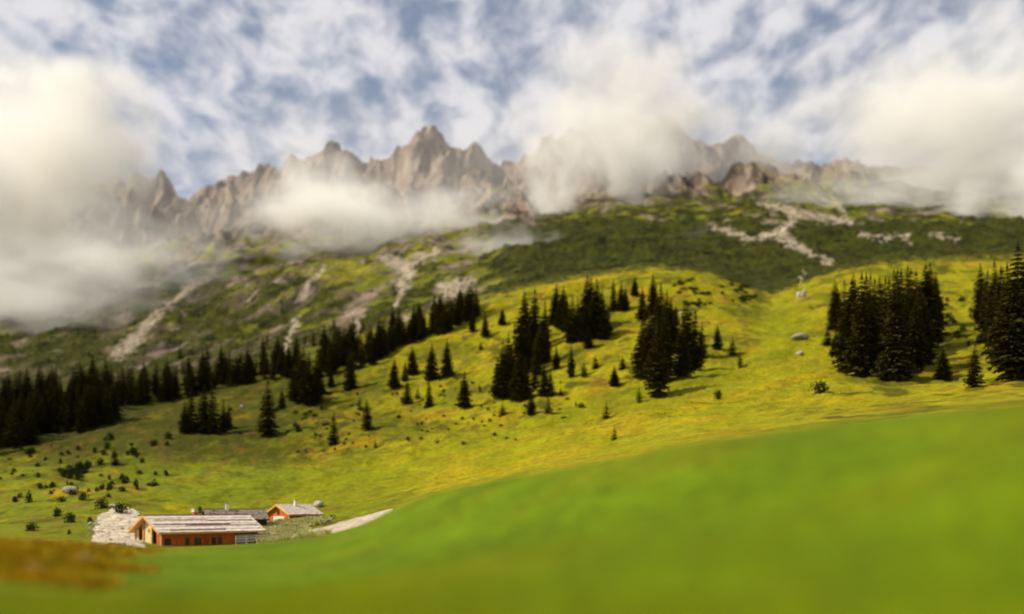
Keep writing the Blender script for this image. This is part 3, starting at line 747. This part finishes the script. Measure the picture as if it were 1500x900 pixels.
# --- long hut
P = ground_at(237, 803, 135)
A1 = Vector((-52.6, 149.6, -6.9))
rot = math.radians(47)
Lg, Wd, hw, rise = 16.7, 8.4, 3.1, 2.15
h1, yr, sl, roof = hut(A1, rot, Lg, Wd, hw, rise, (.9, .75), (M_ORANGE, M_ROOFG), dict(poles=[(1.5, .04, .52), (1.75, .58, .97), (2.9, .0, .70), (3.2, .3, .98), (4.5, .1, .6)], courses=6, trim=True, board=(.5, 1.1)))
tag(h1, 'long wooden hut with pale board roof and red-brown poles across it', 'hut', 'wooden alpine huts')
fr = MB()
x = 0
rb = random.Random(3)
while x < 12.2:                              # vertical boards
    w = rb.uniform(.22, .36); fr.box(x, x + w - .015, -.04 + rb.uniform(-.012, .012), .06, -1.4, hw + .02); x += w
fr.box(12.2, 12.25, -.02, .06, -1.4, hw); fr.build('front_wall', M_ORANGE, h1)
MB().box(0, Lg, Wd - .06, Wd + .04, -1.4, hw).box(Lg - .06, Lg + .02, .1, Wd - .1, -1.4, hw).prism([(.1, hw), (Wd - .1, hw), (yr, hw + rise - .3)], Lg - .06, Lg + .02).build('rear_wall', M_ORANGE, h1)
st = MB()
for i in range(9):
    for k in range(9):
        xx = 12.3 + (k + (i % 2) * .5) * .56; z = -1.3 + i * .40
        if xx < Lg: st.box(xx, min(Lg + .05, xx + .53), -.22 + rb.uniform(-.05, .05), .1, z, z + .37)
st.box(12.3, Lg, -.1, .05, -1.4, 2.2).build('stone_wall', M_WALLST, h1, 'grey stone wall at the far end of the front')
for xx, ww in ((.5, .8), (3.9, .5), (5.4, 1.0), (8.3, .6), (9.4, .6)):
    f_ = MB().box(xx - .08, xx + ww + .08, -.11, -.06, .75, .83).box(xx - .08, xx + ww + .08, -.11, -.06, 1.75, 1.83).box(xx - .08, xx, -.11, -.06, .83, 1.75).box(xx + ww, xx + ww + .08, -.11, -.06, .83, 1.75).build('window', M_DARKWOOD, h1)
    MB().box(xx, xx + ww, -.09, -.065, .83, 1.75).build('pane', M_GLASS, f_)
dr = MB().box(6.9, 7.7, -.10, -.06, -.1, 1.9).build('door', M_RED, h1); MB().box(7.55, 7.6, -.16, -.10, .85, 1.0).build('handle', M_DARKWOOD, dr)
# left gable: recessed dark porch with pale boarded middle and posts
MB().box(1.6, 1.7, .1, Wd - .1, -1.4, hw).prism([(.1, hw + .002), (Wd - .1, hw + .002), (yr, hw + rise - .3)], 1.6, 1.7).build('porch_back_wall', M_PORCHSHADE, h1)  # near-black colour paints the shade of the recess onto this wall
pw = MB(); y = 3.35
while y < 5.1:
    w = rb.uniform(.25, .35); top = min(hw + rise - .35 - abs(y + w / 2 - yr) * sl, hw + rise * .62); pw.box(-.04 + rb.uniform(-.01, .01), .08, y, y + w - .015, -1.4, top); y += w
pw.build('gable_wall', M_PALE, h1, 'pale yellow boards in the middle of the gable')
MB().box(.0, .12, .25, 1.7, -1.4, hw + .2).build('gable_side_wall', M_ORANGE, h1)
MB().box(.0, .12, Wd - 1.0, Wd - .3, -1.4, hw).build('gable_side_wall', M_PALE, h1)
for y in (.0, 2.9, 5.55, Wd - .25):
    MB().box(-.16, .1, y - .02, y + .22, -1.4, hw + (0 if y < 1 or y > 7 else 1.0)).build('post', M_TRIM, h1)
MB().prism([(.5, hw + .25), (Wd - .5, hw + .25), (yr + .9, hw + 1.75), (yr, hw + rise - .42), (yr - .9, hw + 1.75)], .09, .18).build('gable_boards', M_REDPOLE, h1)
MB().box(-.14, -.06, 3.9, 4.5, .1, 1.0).build('shutter', M_RED, h1, 'small red shutter on the gable')
MB().box(-.14, -.06, 3.7, 4.05, 2.75, 3.2).build('shutter', M_RED, h1, 'red hatch high in the gable')
MB().box(-.10, -.05, 5.0, 5.6, -.9, .1).box(-.10, -.05, 3.1, 3.5, -.9, -.2).build('lower_boards', M_ORANGE, h1)
cz = hw + rise
ch = MB().box(7.9, 8.6, yr + .5, yr + 1.2, cz - .9, cz + .55).build('chimney', M_BRICK, h1)
MB().box(7.8, 8.7, yr + .4, yr + 1.3, cz + .55, cz + .68).box(7.95, 8.1, yr + .55, yr + 1.15, cz + .68, cz + .9).box(8.4, 8.55, yr + .55, yr + 1.15, cz + .68, cz + .9).box(7.85, 8.65, yr + .45, yr + 1.25, cz + .9, cz + 1.0).build('chimney_cap', M_WHITE, ch)

# --- dark hut with the shingle roof
A2 = Vector((-54.3, 178.5, -4.7)); 
h2, yr, sl, roof = hut(A2, math.radians(25), 10.1, 7.6, 2.3, 1.55, (.5, .55), (M_DARKWOOD, M_ROOFS), dict(courses=11, board=(.22, .45), ridge=M_DARKWOOD, barge=M_DARKWOOD))
tag(h2, 'low dark hut with grey shingle roof behind the long hut', 'hut', 'wooden alpine huts')
lg = MB()
for i in range(14):
    z = -1.2 + i * .25 + .12
    lg.tube((-.15, 0, z), (10.25, 0, z), .125)
lg.build('front_wall', M_DARKWOOD, h2)
MB().box(0, 10.1, 7.5, 7.6, -1.2, 2.3).box(10.0, 10.1, .1, 7.5, -1.2, 2.3).prism([(.1, 2.3), (7.5, 2.3), (3.8, 3.6)], 10.0, 10.1).build('rear_wall', M_DARKWOOD, h2)
MB().box(0, .1, .1, 7.5, -1.2, 2.3).prism([(.1, 2.3), (7.5, 2.3), (3.8, 3.6)], 0, .1).build('gable_wall', M_DARKWOOD, h2)
for xx in (2.0, 5.0, 7.6):
    f_ = MB().box(xx, xx + .8, -.18, -.13, .7, 1.5).build('window', M_ORANGE, h2); MB().box(xx + .08, xx + .72, -.20, -.182, .78, 1.42).build('pane', M_GLASS, f_)
ch = MB().box(3.4, 3.95, 3.0, 3.55, 2.9, 5.0).build('chimney', M_WHITE, h2); MB().box(3.3, 4.05, 2.9, 3.65, 5.0, 5.12).build('chimney_cap', M_WALLST, ch)
rk = random.Random(8)
for i in range(28):                          # stones that weigh the shingles down
    x = rk.uniform(0, 9.8); d = rk.choice([.8, 1.9, 3.0, 4.0]) + rk.uniform(-.1, .1); z = 2.3 + 1.55 - sl * d + .14; s = rk.uniform(.14, .24)
    MB().box(x, x + s * 1.6, 3.8 - d - s, 3.8 - d + s * .6, z - .08, z + s).build('roof_stone', M_STONE, roof)

# --- small orange hut
A3 = Vector((-43.6, 195.2, -3.6))
h3, yr, sl, roof = hut(A3, math.radians(48), 7.2, 7.4, 2.0, 1.65, (.6, .6), (M_ORANGE, M_ROOFG), dict(courses=9, board=(.3, .6), trim=True, ridge=M_ROOFG, barge=M_TRIM))
tag(h3, 'small orange wooden hut with pale roof and whitewashed gable base', 'hut', 'wooden alpine huts')
w_ = MB(); x = 0
while x < 7.2:
    q = rb.uniform(.2, .32); w_.box(x, min(7.2, x + q) - .012, -.04 + rb.uniform(-.01, .01), .06, -1.2, 2.0); x += q
w_.build('front_wall', M_ORANGE, h3)
MB().box(0, 7.2, 7.3, 7.4, -1.2, 2).box(7.1, 7.2, .1, 7.3, -1.2, 2).prism([(.1, 2.0), (7.3, 2.0), (3.7, 3.35)], 7.1, 7.2).build('rear_wall', M_ORANGE, h3)
g_ = MB(); y = .1
while y < 7.25:
    q = rb.uniform(.22, .32); top = 2 + 1.65 - .3 - abs(y + q / 2 - yr) * sl; g_.box(-.03 + rb.uniform(-.01, .01), .07, y, min(7.3, y + q) - .012, -1.2, top); y += q
g_.build('gable_wall', M_ORANGE, h3)
MB().box(-.16, -.06, 1.6, 5.2, -1.2, 1.35).build('whitewashed_wall', M_WHITE, h3)
f_ = MB().box(-.20, -.162, 3.0, 3.7, .2, .9).build('window', M_ORANGE, h3); MB().box(-.215, -.202, 3.08, 3.62, .28, .82).build('pane', M_GLASS, f_)
MB().box(-.10, -.05, 3.3, 4.1, 1.7, 2.5).build('hatch', M_DARKWOOD, h3)
for xx in (1.5, 3.9, 5.8):
    f_ = MB().box(xx, xx + .7, -.10, -.06, .5, 1.2).build('window', M_DARKWOOD, h3); MB().box(xx + .08, xx + .62, -.115, -.102, .58, 1.12).build('pane', M_GLASS, f_)
for y in (0, 7.2): MB().box(-.12, .1, y, y + .2, -1.2, 2.0).build('corner_post', M_TRIM, h3)
ch = MB().box(3.3, 3.8, yr - .9, yr - .4, 3.0, 4.55).build('chimney', M_WHITE, h3); MB().box(3.22, 3.88, yr - .98, yr - .32, 4.55, 4.66).build('chimney_cap', M_WALLST, ch)

# --- fence in front of the stone wall end
fe = empty('wooden_fence', (0, 0, 0)); 
q0 = A1 + Vector((math.cos(rot) * 11.2 + math.sin(rot) * 2.2, math.sin(rot) * 11.2 - math.cos(rot) * 2.2, 0)); q1 = q0 + Vector((math.cos(rot), math.sin(rot), 0)) * 9.5
fe.location = (q0.x, q0.y, gz(q0.x, q0.y)); tag(fe, 'short pale rail fence before the stone end of the long hut', 'fence')
base = Vector(fe.location); pts = []
for i in range(6):
    p = q0.lerp(q1, i / 5); p.z = gz(p.x, p.y); pts.append(p - base)
    MB().tube(p - base + Vector((0, 0, -.4)), p - base + Vector((0.03, 0, 1.35)), .07).build('post', M_ROOFG, fe)
for hgt in (.45, .85, 1.2):
    m = MB()
    for a, b in zip(pts[:-1], pts[1:]): m.tube(a + Vector((0, -.08, hgt)), b + Vector((0, -.08, hgt + .03)), .05)
    m.build('rail', M_ROOFG, fe)

# ------------------------------------------------------------------ loose ground cover
def tufts(name, pts, hmin, hmax, wd, cols, label, blades=5, seed=1, flat=0.0):
    r = np.random.default_rng(seed); n = len(pts); V = np.zeros((n, blades, 3, 3)); 
    a = r.uniform(0, 6.283, (n, blades)); ln = r.uniform(hmin, hmax, (n, blades)); off = r.normal(0, wd, (n, blades, 2))
    X = pts[:, None, 0] + off[..., 0]; Y = pts[:, None, 1] + off[..., 1]; Z = pts[:, None, 2] - .02
    bw = ln * .16
    V[..., 0, 0] = X - np.cos(a) * bw; V[..., 0, 1] = Y - np.sin(a) * bw; V[..., 0, 2] = Z
    V[..., 1, 0] = X + np.cos(a) * bw; V[..., 1, 1] = Y + np.sin(a) * bw; V[..., 1, 2] = Z
    lean = r.normal(0, .45, (n, blades, 2)) * ln[..., None]
    V[..., 2, 0] = X + lean[..., 0]; V[..., 2, 1] = Y + lean[..., 1]; V[..., 2, 2] = Z + ln
    V = V.reshape(-1, 3); m = len(V) // 3
    me = bpy.data.meshes.new(name); me.vertices.add(len(V)); me.vertices.foreach_set('co', V.astype(np.float32).ravel())
    me.loops.add(len(V)); me.loops.foreach_set('vertex_index', np.arange(len(V), dtype=np.int32))
    me.polygons.add(m); me.polygons.foreach_set('loop_start', np.arange(0, len(V), 3, dtype=np.int32)); me.update(calc_edges=True)
    for c in cols: me.materials.append(c)
    me.polygons.foreach_set('material_index', r.integers(0, len(cols), m).astype(np.int32)); me.update()
    o = bpy.data.objects.new(name, me); COL.objects.link(o); return tag(o, label, 'ground cover', kind='stuff')
def scatter(n, xr, yr_, keep=None, seed=3):
    r = np.random.default_rng(seed); px = r.uniform(*xr, n); Y = np.exp(r.uniform(math.log(yr_[0]), math.log(yr_[1]), n)); X = (px - 750) / F * Y
    k = np.ones(n, bool) if keep is None else keep(px, X, Y)
    X, Y = X[k], Y[k]; return np.stack([X, Y, height(X, Y)], -1)
MT = [simple('grass_blades', c, var=.3, scale=.5, spec=.03) for c in ((.24, .31, .001), (.28, .33, .001), (.2, .27, .001), (.34, .31, .002))]
tufts('grass', scatter(14000, (-150, 1650), (15, 48)), .04, .12, .10, MT, 'short green grass of the near meadow', 6, 5)
MH = [simple('heather_leaves', c, var=.4, scale=.5, spec=.03) for c in ((.55, .20, .006), (.46, .20, .006), (.55, .42, .008), (.30, .32, .006), (.70, .48, .03))]
hk = lambda px, X, Y: (fbm(X, Y, 7, 3, 141) > -.22) & (px < 185 + 130 * fbm(X, Y, 12, 2, 143))
tufts('heather', scatter(12000, (-250, 245), (41, 92), hk, 9), .15, .5, .32, MH, 'rust and olive heather cushions in the left foreground', 8, 6)
MW = [simple('dry_herbs', c, var=.3, scale=.5, spec=.03) for c in ((.75, .66, .26), (.55, .55, .14), (.85, .74, .42), (.40, .46, .08))]
def wk(px, X, Y):
    z = height(X, Y); row = HZ - F * z / Y
    return (row > 764) & (row < 800) & (Y > 150) & (X > -46 + .0 * Y) & ~((px > 448) & (row < 800 - .0 * px) & (np.abs(row - np.interp(px, [442, 500, 540, 580], [784, 773, 760, 745])) < 9))
tufts('tall_herbs', scatter(9000, (385, 480), (150, 196), wk, 12), .5, 1.3, .3, MW, 'pale tall herbs filling the ground between the huts and the track', 9, 8)
def mk(px, X, Y):
    row = HZ - F * height(X, Y) / Y
    return (fbm(X, Y, 18, 3, 191) > .03) & (row < 690 - .16 * (px - 500) * (px > 500)) & (row < 700)
tufts('rough_grass', scatter(34000, (-40, 1540), (170, 560), mk, 15),   .2, .5, .5, [simple('rough_grass_blades', c, var=.3, scale=.5, spec=.03) for c in ((.22, .17, .005), (.13, .13, .005), (.30, .18, .008))], 'rough tufted grass on the middle slopes', 7, 10)

# ------------------------------------------------------------------ low cloud drifting over the slopes
def cloud_mat(name, dens, cover_, seed, nsc, soft):
    m = bpy.data.materials.new(name); m.use_nodes = True; nt = m.node_tree; nt.nodes.clear()
    out = N(nt, 'ShaderNodeOutputMaterial'); pv = N(nt, 'ShaderNodeVolumePrincipled'); nt.links.new(pv.outputs[0], out.inputs['Volume'])
    pv.inputs['Color'].default_value = (1.0, .985, .95, 1); pv.inputs['Anisotropy'].default_value = .0
    tc = N(nt, 'ShaderNodeTexCoord'); ln = N(nt, 'ShaderNodeVectorMath', operation='LENGTH')
    w1 = N(nt, 'ShaderNodeMapping'); nt.links.new(tc.outputs['Object'], w1.inputs[0]); w1.inputs['Location'].default_value = (seed * 3.3, seed * 1.9, seed * 2.7); w1.inputs['Scale'].default_value = (1.5, 1, 1.2)
    wn = N(nt, 'ShaderNodeTexNoise', Scale=1.25, Detail=3.0, Roughness=.55); nt.links.new(w1.outputs[0], wn.inputs['Vector'])
    ws = N(nt, 'ShaderNodeVectorMath', operation='SUBTRACT'); nt.links.new(wn.outputs['Color'], ws.inputs[0]); ws.inputs[1].default_value = (.5, .5, .5)
    wx_ = N(nt, 'ShaderNodeVectorMath', operation='MULTIPLY_ADD'); nt.links.new(ws.outputs[0], wx_.inputs[0]); wx_.inputs[1].default_value = (1.7, 1.7, 1.7); nt.links.new(tc.outputs['Object'], wx_.inputs[2])
    l0 = N(nt, 'ShaderNodeVectorMath', operation='LENGTH'); nt.links.new(tc.outputs['Object'], l0.inputs[0])
    ef = N(nt, 'ShaderNodeMapRange', interpolation_type='SMOOTHSTEP'); ef.inputs[1].default_value = 1.0; ef.inputs[2].default_value = .75; nt.links.new(l0.outputs['Value'], ef.inputs[0])
    nt.links.new(wx_.outputs[0], ln.inputs[0])
    geo = N(nt, 'ShaderNodeNewGeometry'); mp = N(nt, 'ShaderNodeMapping'); nt.links.new(geo.outputs['Position'], mp.inputs[0]); mp.inputs['Location'].default_value = (seed * 13.7, seed * 5.1, seed * 7.7)
    mp.inputs['Scale'].default_value = (1, .8, 1.15)
    nz = N(nt, 'ShaderNodeTexNoise', Scale=nsc, Detail=5.0, Roughness=.55, Distortion=.6); nt.links.new(mp.outputs[0], nz.inputs['Vector'])
    fo = N(nt, 'ShaderNodeMapRange', interpolation_type='SMOOTHSTEP'); fo.inputs[1].default_value = 1.0; fo.inputs[2].default_value = 0.25; fo.inputs[3].default_value = 0; fo.inputs[4].default_value = 1; nt.links.new(ln.outputs['Value'], fo.inputs[0])
    ad = N(nt, 'ShaderNodeMath', operation='MULTIPLY_ADD'); nt.links.new(fo.outputs[0], ad.inputs[0]); ad.inputs[1].default_value = .75
    ns = N(nt, 'ShaderNodeMath', operation='MULTIPLY_ADD'); nt.links.new(nz.outputs[0], ns.inputs[0]); ns.inputs[1].default_value = 6.0; ns.inputs[2].default_value = -3.0
    nt.links.new(ns.outputs[0], ad.inputs[2])
    d = N(nt, 'ShaderNodeMapRange', interpolation_type='SMOOTHSTEP'); d.inputs[1].default_value = cover_; d.inputs[2].default_value = cover_ + soft; d.inputs[3].default_value = 0; d.inputs[4].default_value = dens; nt.links.new(ad.outputs[0], d.inputs[0])
    fm = N(nt, 'ShaderNodeMath', operation='MULTIPLY'); nt.links.new(d.outputs[0], fm.inputs[0]); nt.links.new(fo.outputs[0], fm.inputs[1])
    fe_ = N(nt, 'ShaderNodeMath', operation='MULTIPLY'); nt.links.new(fm.outputs[0], fe_.inputs[0]); nt.links.new(ef.outputs[0], fe_.inputs[1]); nt.links.new(fe_.outputs[0], pv.inputs['Density'])
    return m
def cloud(cx, cy_, rx, ry, D, rd, dens, label, seed, cover_=.18, nsc=.006, soft=.5, tilt=0):
    bm = bmesh.new(); bmesh.ops.create_icosphere(bm, subdivisions=4, radius=1.0)
    me = bpy.data.meshes.new('cloud'); bm.to_mesh(me); bm.free(); me.materials.append(cloud_mat('cloud_vapour', dens, cover_, seed, nsc, soft))
    o = bpy.data.objects.new('cloud', me); COL.objects.link(o)
    k = D / F; o.location = ((cx - 750) * k, D, (HZ - cy_) * k); o.scale = (rx * k, rd, ry * k); o.rotation_euler = (0, math.radians(tilt), 0)
    tag(o, label, 'cloud', kind='stuff'); return o
cloud(-60, 290, 400, 280, 1250, 190, .030, 'thick bright cloud bank covering the left end of the mountains', 1, -.50, .0045, 1.3)
cloud(90, 210, 190, 150, 1300, 120, .024, 'rounded top of the bright cloud at the upper left', 11, -.2, .006, 1.3)
cloud(20, 430, 350, 140, 1080, 110, .016, 'grey mist hanging under the left cloud bank', 2, -.2, .006, 1.3)
cloud(190, 420, 200, 120, 1150, 90, .010, 'ragged right fringe of the left cloud bank', 12, -.1, .009, 1.2)
cloud(490, 335, 230, 90, 1330, 110, .028, 'white cloud bank lying along the middle foot of the cliffs', 3, -.25, .008, 1.3)
cloud(450, 280, 100, 90, 1420, 80, .014, 'cloud puff climbing the cliffs left of the tallest peak', 13, -.1, .010, 1.2)
cloud(660, 335, 200, 85, 1400, 90, .016, 'thin cloud streaming right from the middle bank', 4, -.15, .009, 1.3)
cloud(880, 255, 150, 170, 1500, 110, .028, 'cloud plume rising before the broad central-right peak', 5, -.25, .008, 1.3)
cloud(930, 150, 230, 140, 1700, 110, .016, 'fleecy upper part of the central-right cloud plume', 14, -.1, .006, 1.4)
cloud(1020, 250, 220, 140, 1700, 110, .012, 'thin veil of mist across the central-right cliffs', 6, -.1, .007, 1.2)
cloud(1470, 200, 390, 240, 1500, 170, .020, 'soft cloud bank hiding the right end of the mountains', 7, -.5, .0048, 1.4)
cloud(1500, 310, 230, 110, 1150, 110, .022, 'low cloud edge touching the meadow rim at the far right', 15, -.2, .007, 1.3)
cloud(730, 280, 900, 180, 1720, 130, .0020, 'faint haze veil over the whole cliff band', 8, -.8, .004, 1.0)
cloud(1060, 385, 130, 55, 1000, 60, .014, 'small wisp of mist over the dark scrub slope', 9, -.25, .012, 1.3)
cloud(760, 372, 120, 50, 1050, 60, .014, 'small wisp of mist left of the dark scrub slope', 16, -.25, .012, 1.3)
cloud(110, 330, 190, 130, 1230, 100, .014, 'milky mist hanging over the leftmost crags', 17, -.2, .007, 1.3)
cloud(1320, 310, 240, 90, 1350, 90, .012, 'thin mist trailing over the right-hand cliffs', 18, -.2, .008, 1.3)

# ------------------------------------------------------------------ light, sky, camera
SUN_AZ = math.radians(-102)      # from +Y (view direction) towards the left; slightly beyond the huts
SUN_EL = math.radians(43)
sd = Vector((math.sin(SUN_AZ) * math.cos(SUN_EL), math.cos(SUN_AZ) * math.cos(SUN_EL), math.sin(SUN_EL)))
sl = bpy.data.lights.new('sun', 'SUN'); sl.energy = 5.0; sl.angle = math.radians(.5); sl.color = (1, .91, .74)
so = bpy.data.objects.new('sun', sl); COL.objects.link(so); so.rotation_euler = sd.to_track_quat('Z', 'Y').to_euler(); so.location = (0, 0, 900)
W = bpy.data.worlds.new('World'); S.world = W; W.use_nodes = True
nt = W.node_tree; bg = nt.nodes['Background']
sky = N(nt, 'ShaderNodeTexSky', sky_type='NISHITA'); sky.sun_disc = False
sky.sun_elevation = SUN_EL; sky.sun_rotation = SUN_AZ; sky.altitude = 1500; sky.air_density = 1.0; sky.dust_density = .8; sky.ozone_density = 1.2
tc = N(nt, 'ShaderNodeTexCoord')
sx = N(nt, 'ShaderNodeSeparateXYZ'); nt.links.new(tc.outputs['Generated'], sx.inputs[0])
zc = N(nt, 'ShaderNodeMath', operation='MAXIMUM'); nt.links.new(sx.outputs['Z'], zc.inputs[0]); zc.inputs[1].default_value = .0
za = N(nt, 'ShaderNodeMath', operation='ADD'); nt.links.new(zc.outputs[0], za.inputs[0]); za.inputs[1].default_value = .22
dv = N(nt, 'ShaderNodeVectorMath', operation='DIVIDE'); nt.links.new(tc.outputs['Generated'], dv.inputs[0])
cb = N(nt, 'ShaderNodeCombineXYZ'); cb.inputs[2].default_value = 1.0
nt.links.new(za.outputs[0], cb.inputs[0]); nt.links.new(za.outputs[0], cb.inputs[1]); nt.links.new(cb.outputs[0], dv.inputs[1])
mp = N(nt, 'ShaderNodeMapping'); nt.links.new(dv.outputs[0], mp.inputs[0]); mp.inputs['Rotation'].default_value = (0, 0, math.radians(28)); mp.inputs['Scale'].default_value = (1.6, 1.0, 0.0); mp.inputs['Location'].default_value = (3.1, 1.7, 0)
nb = N(nt, 'ShaderNodeTexNoise', Scale=3.0, Detail=3.0, Roughness=.5, Distortion=.4); nf = N(nt, 'ShaderNodeTexNoise', Scale=9.5, Detail=7.0, Roughness=.55, Distortion=.25)
nt.links.new(mp.outputs[0], nb.inputs['Vector']); nt.links.new(mp.outputs[0], nf.inputs['Vector'])
nbs = N(nt, 'ShaderNodeMath', operation='MULTIPLY'); nt.links.new(nb.outputs[0], nbs.inputs[0]); nbs.inputs[1].default_value = .7
a1 = N(nt, 'ShaderNodeMath', operation='MULTIPLY_ADD'); nt.links.new(nf.outputs[0], a1.inputs[0]); a1.inputs[1].default_value = 1.3; nt.links.new(nbs.outputs[0], a1.inputs[2])
cr = N(nt, 'ShaderNodeMapRange', interpolation_type='SMOOTHSTEP'); cr.inputs[1].default_value = .74; cr.inputs[2].default_value = 1.22; nt.links.new(a1.outputs[0], cr.inputs[0])
cm = N(nt, 'ShaderNodeMath', operation='MULTIPLY_ADD'); nt.links.new(cr.outputs[0], cm.inputs[0]); cm.inputs[1].default_value = .80; cm.inputs[2].default_value = .19
mx = N(nt, 'ShaderNodeMix', data_type='RGBA'); nt.links.new(cm.outputs[0], mx.inputs[0]); nt.links.new(sky.outputs[0], mx.inputs[6])
CLOUD_RAD = 7.9
mx.inputs[7].default_value = (CLOUD_RAD * 1.0, CLOUD_RAD * .985, CLOUD_RAD * 1.02, 1)
nt.links.new(mx.outputs[2], bg.inputs['Color']); bg.inputs['Strength'].default_value = .09

cam = bpy.data.cameras.new('camera'); co = bpy.data.objects.new('camera', cam); COL.objects.link(co)
co.location = (0, 0, 0); co.rotation_euler = (math.radians(90), 0, 0)
cam.lens = 35; cam.sensor_width = 36; cam.shift_y = (HZ - 450) / 1500.0
cam.clip_start = .5; cam.clip_end = 20000
cam.dof.use_dof = True; cam.dof.focus_distance = 195; cam.dof.aperture_fstop = .035 / .88
S.camera = co
S.view_settings.view_transform = 'Standard'; S.view_settings.look = 'None'; S.view_settings.exposure = 0.14; S.view_settings.gamma = 1
S.render.engine = 'CYCLES'
cy = S.cycles
cy.use_denoising = True
try: cy.denoiser = 'OPENIMAGEDENOISE'
except Exception: pass
cy.max_bounces = 18; cy.diffuse_bounces = 2; cy.glossy_bounces = 1; cy.transmission_bounces = 2; cy.transparent_max_bounces = 8
cy.volume_bounces = 16; cy.volume_step_rate = 1.0; cy.volume_max_steps = 128
cy.sample_clamp_indirect = 10.0
cy.filter_width = 2.0
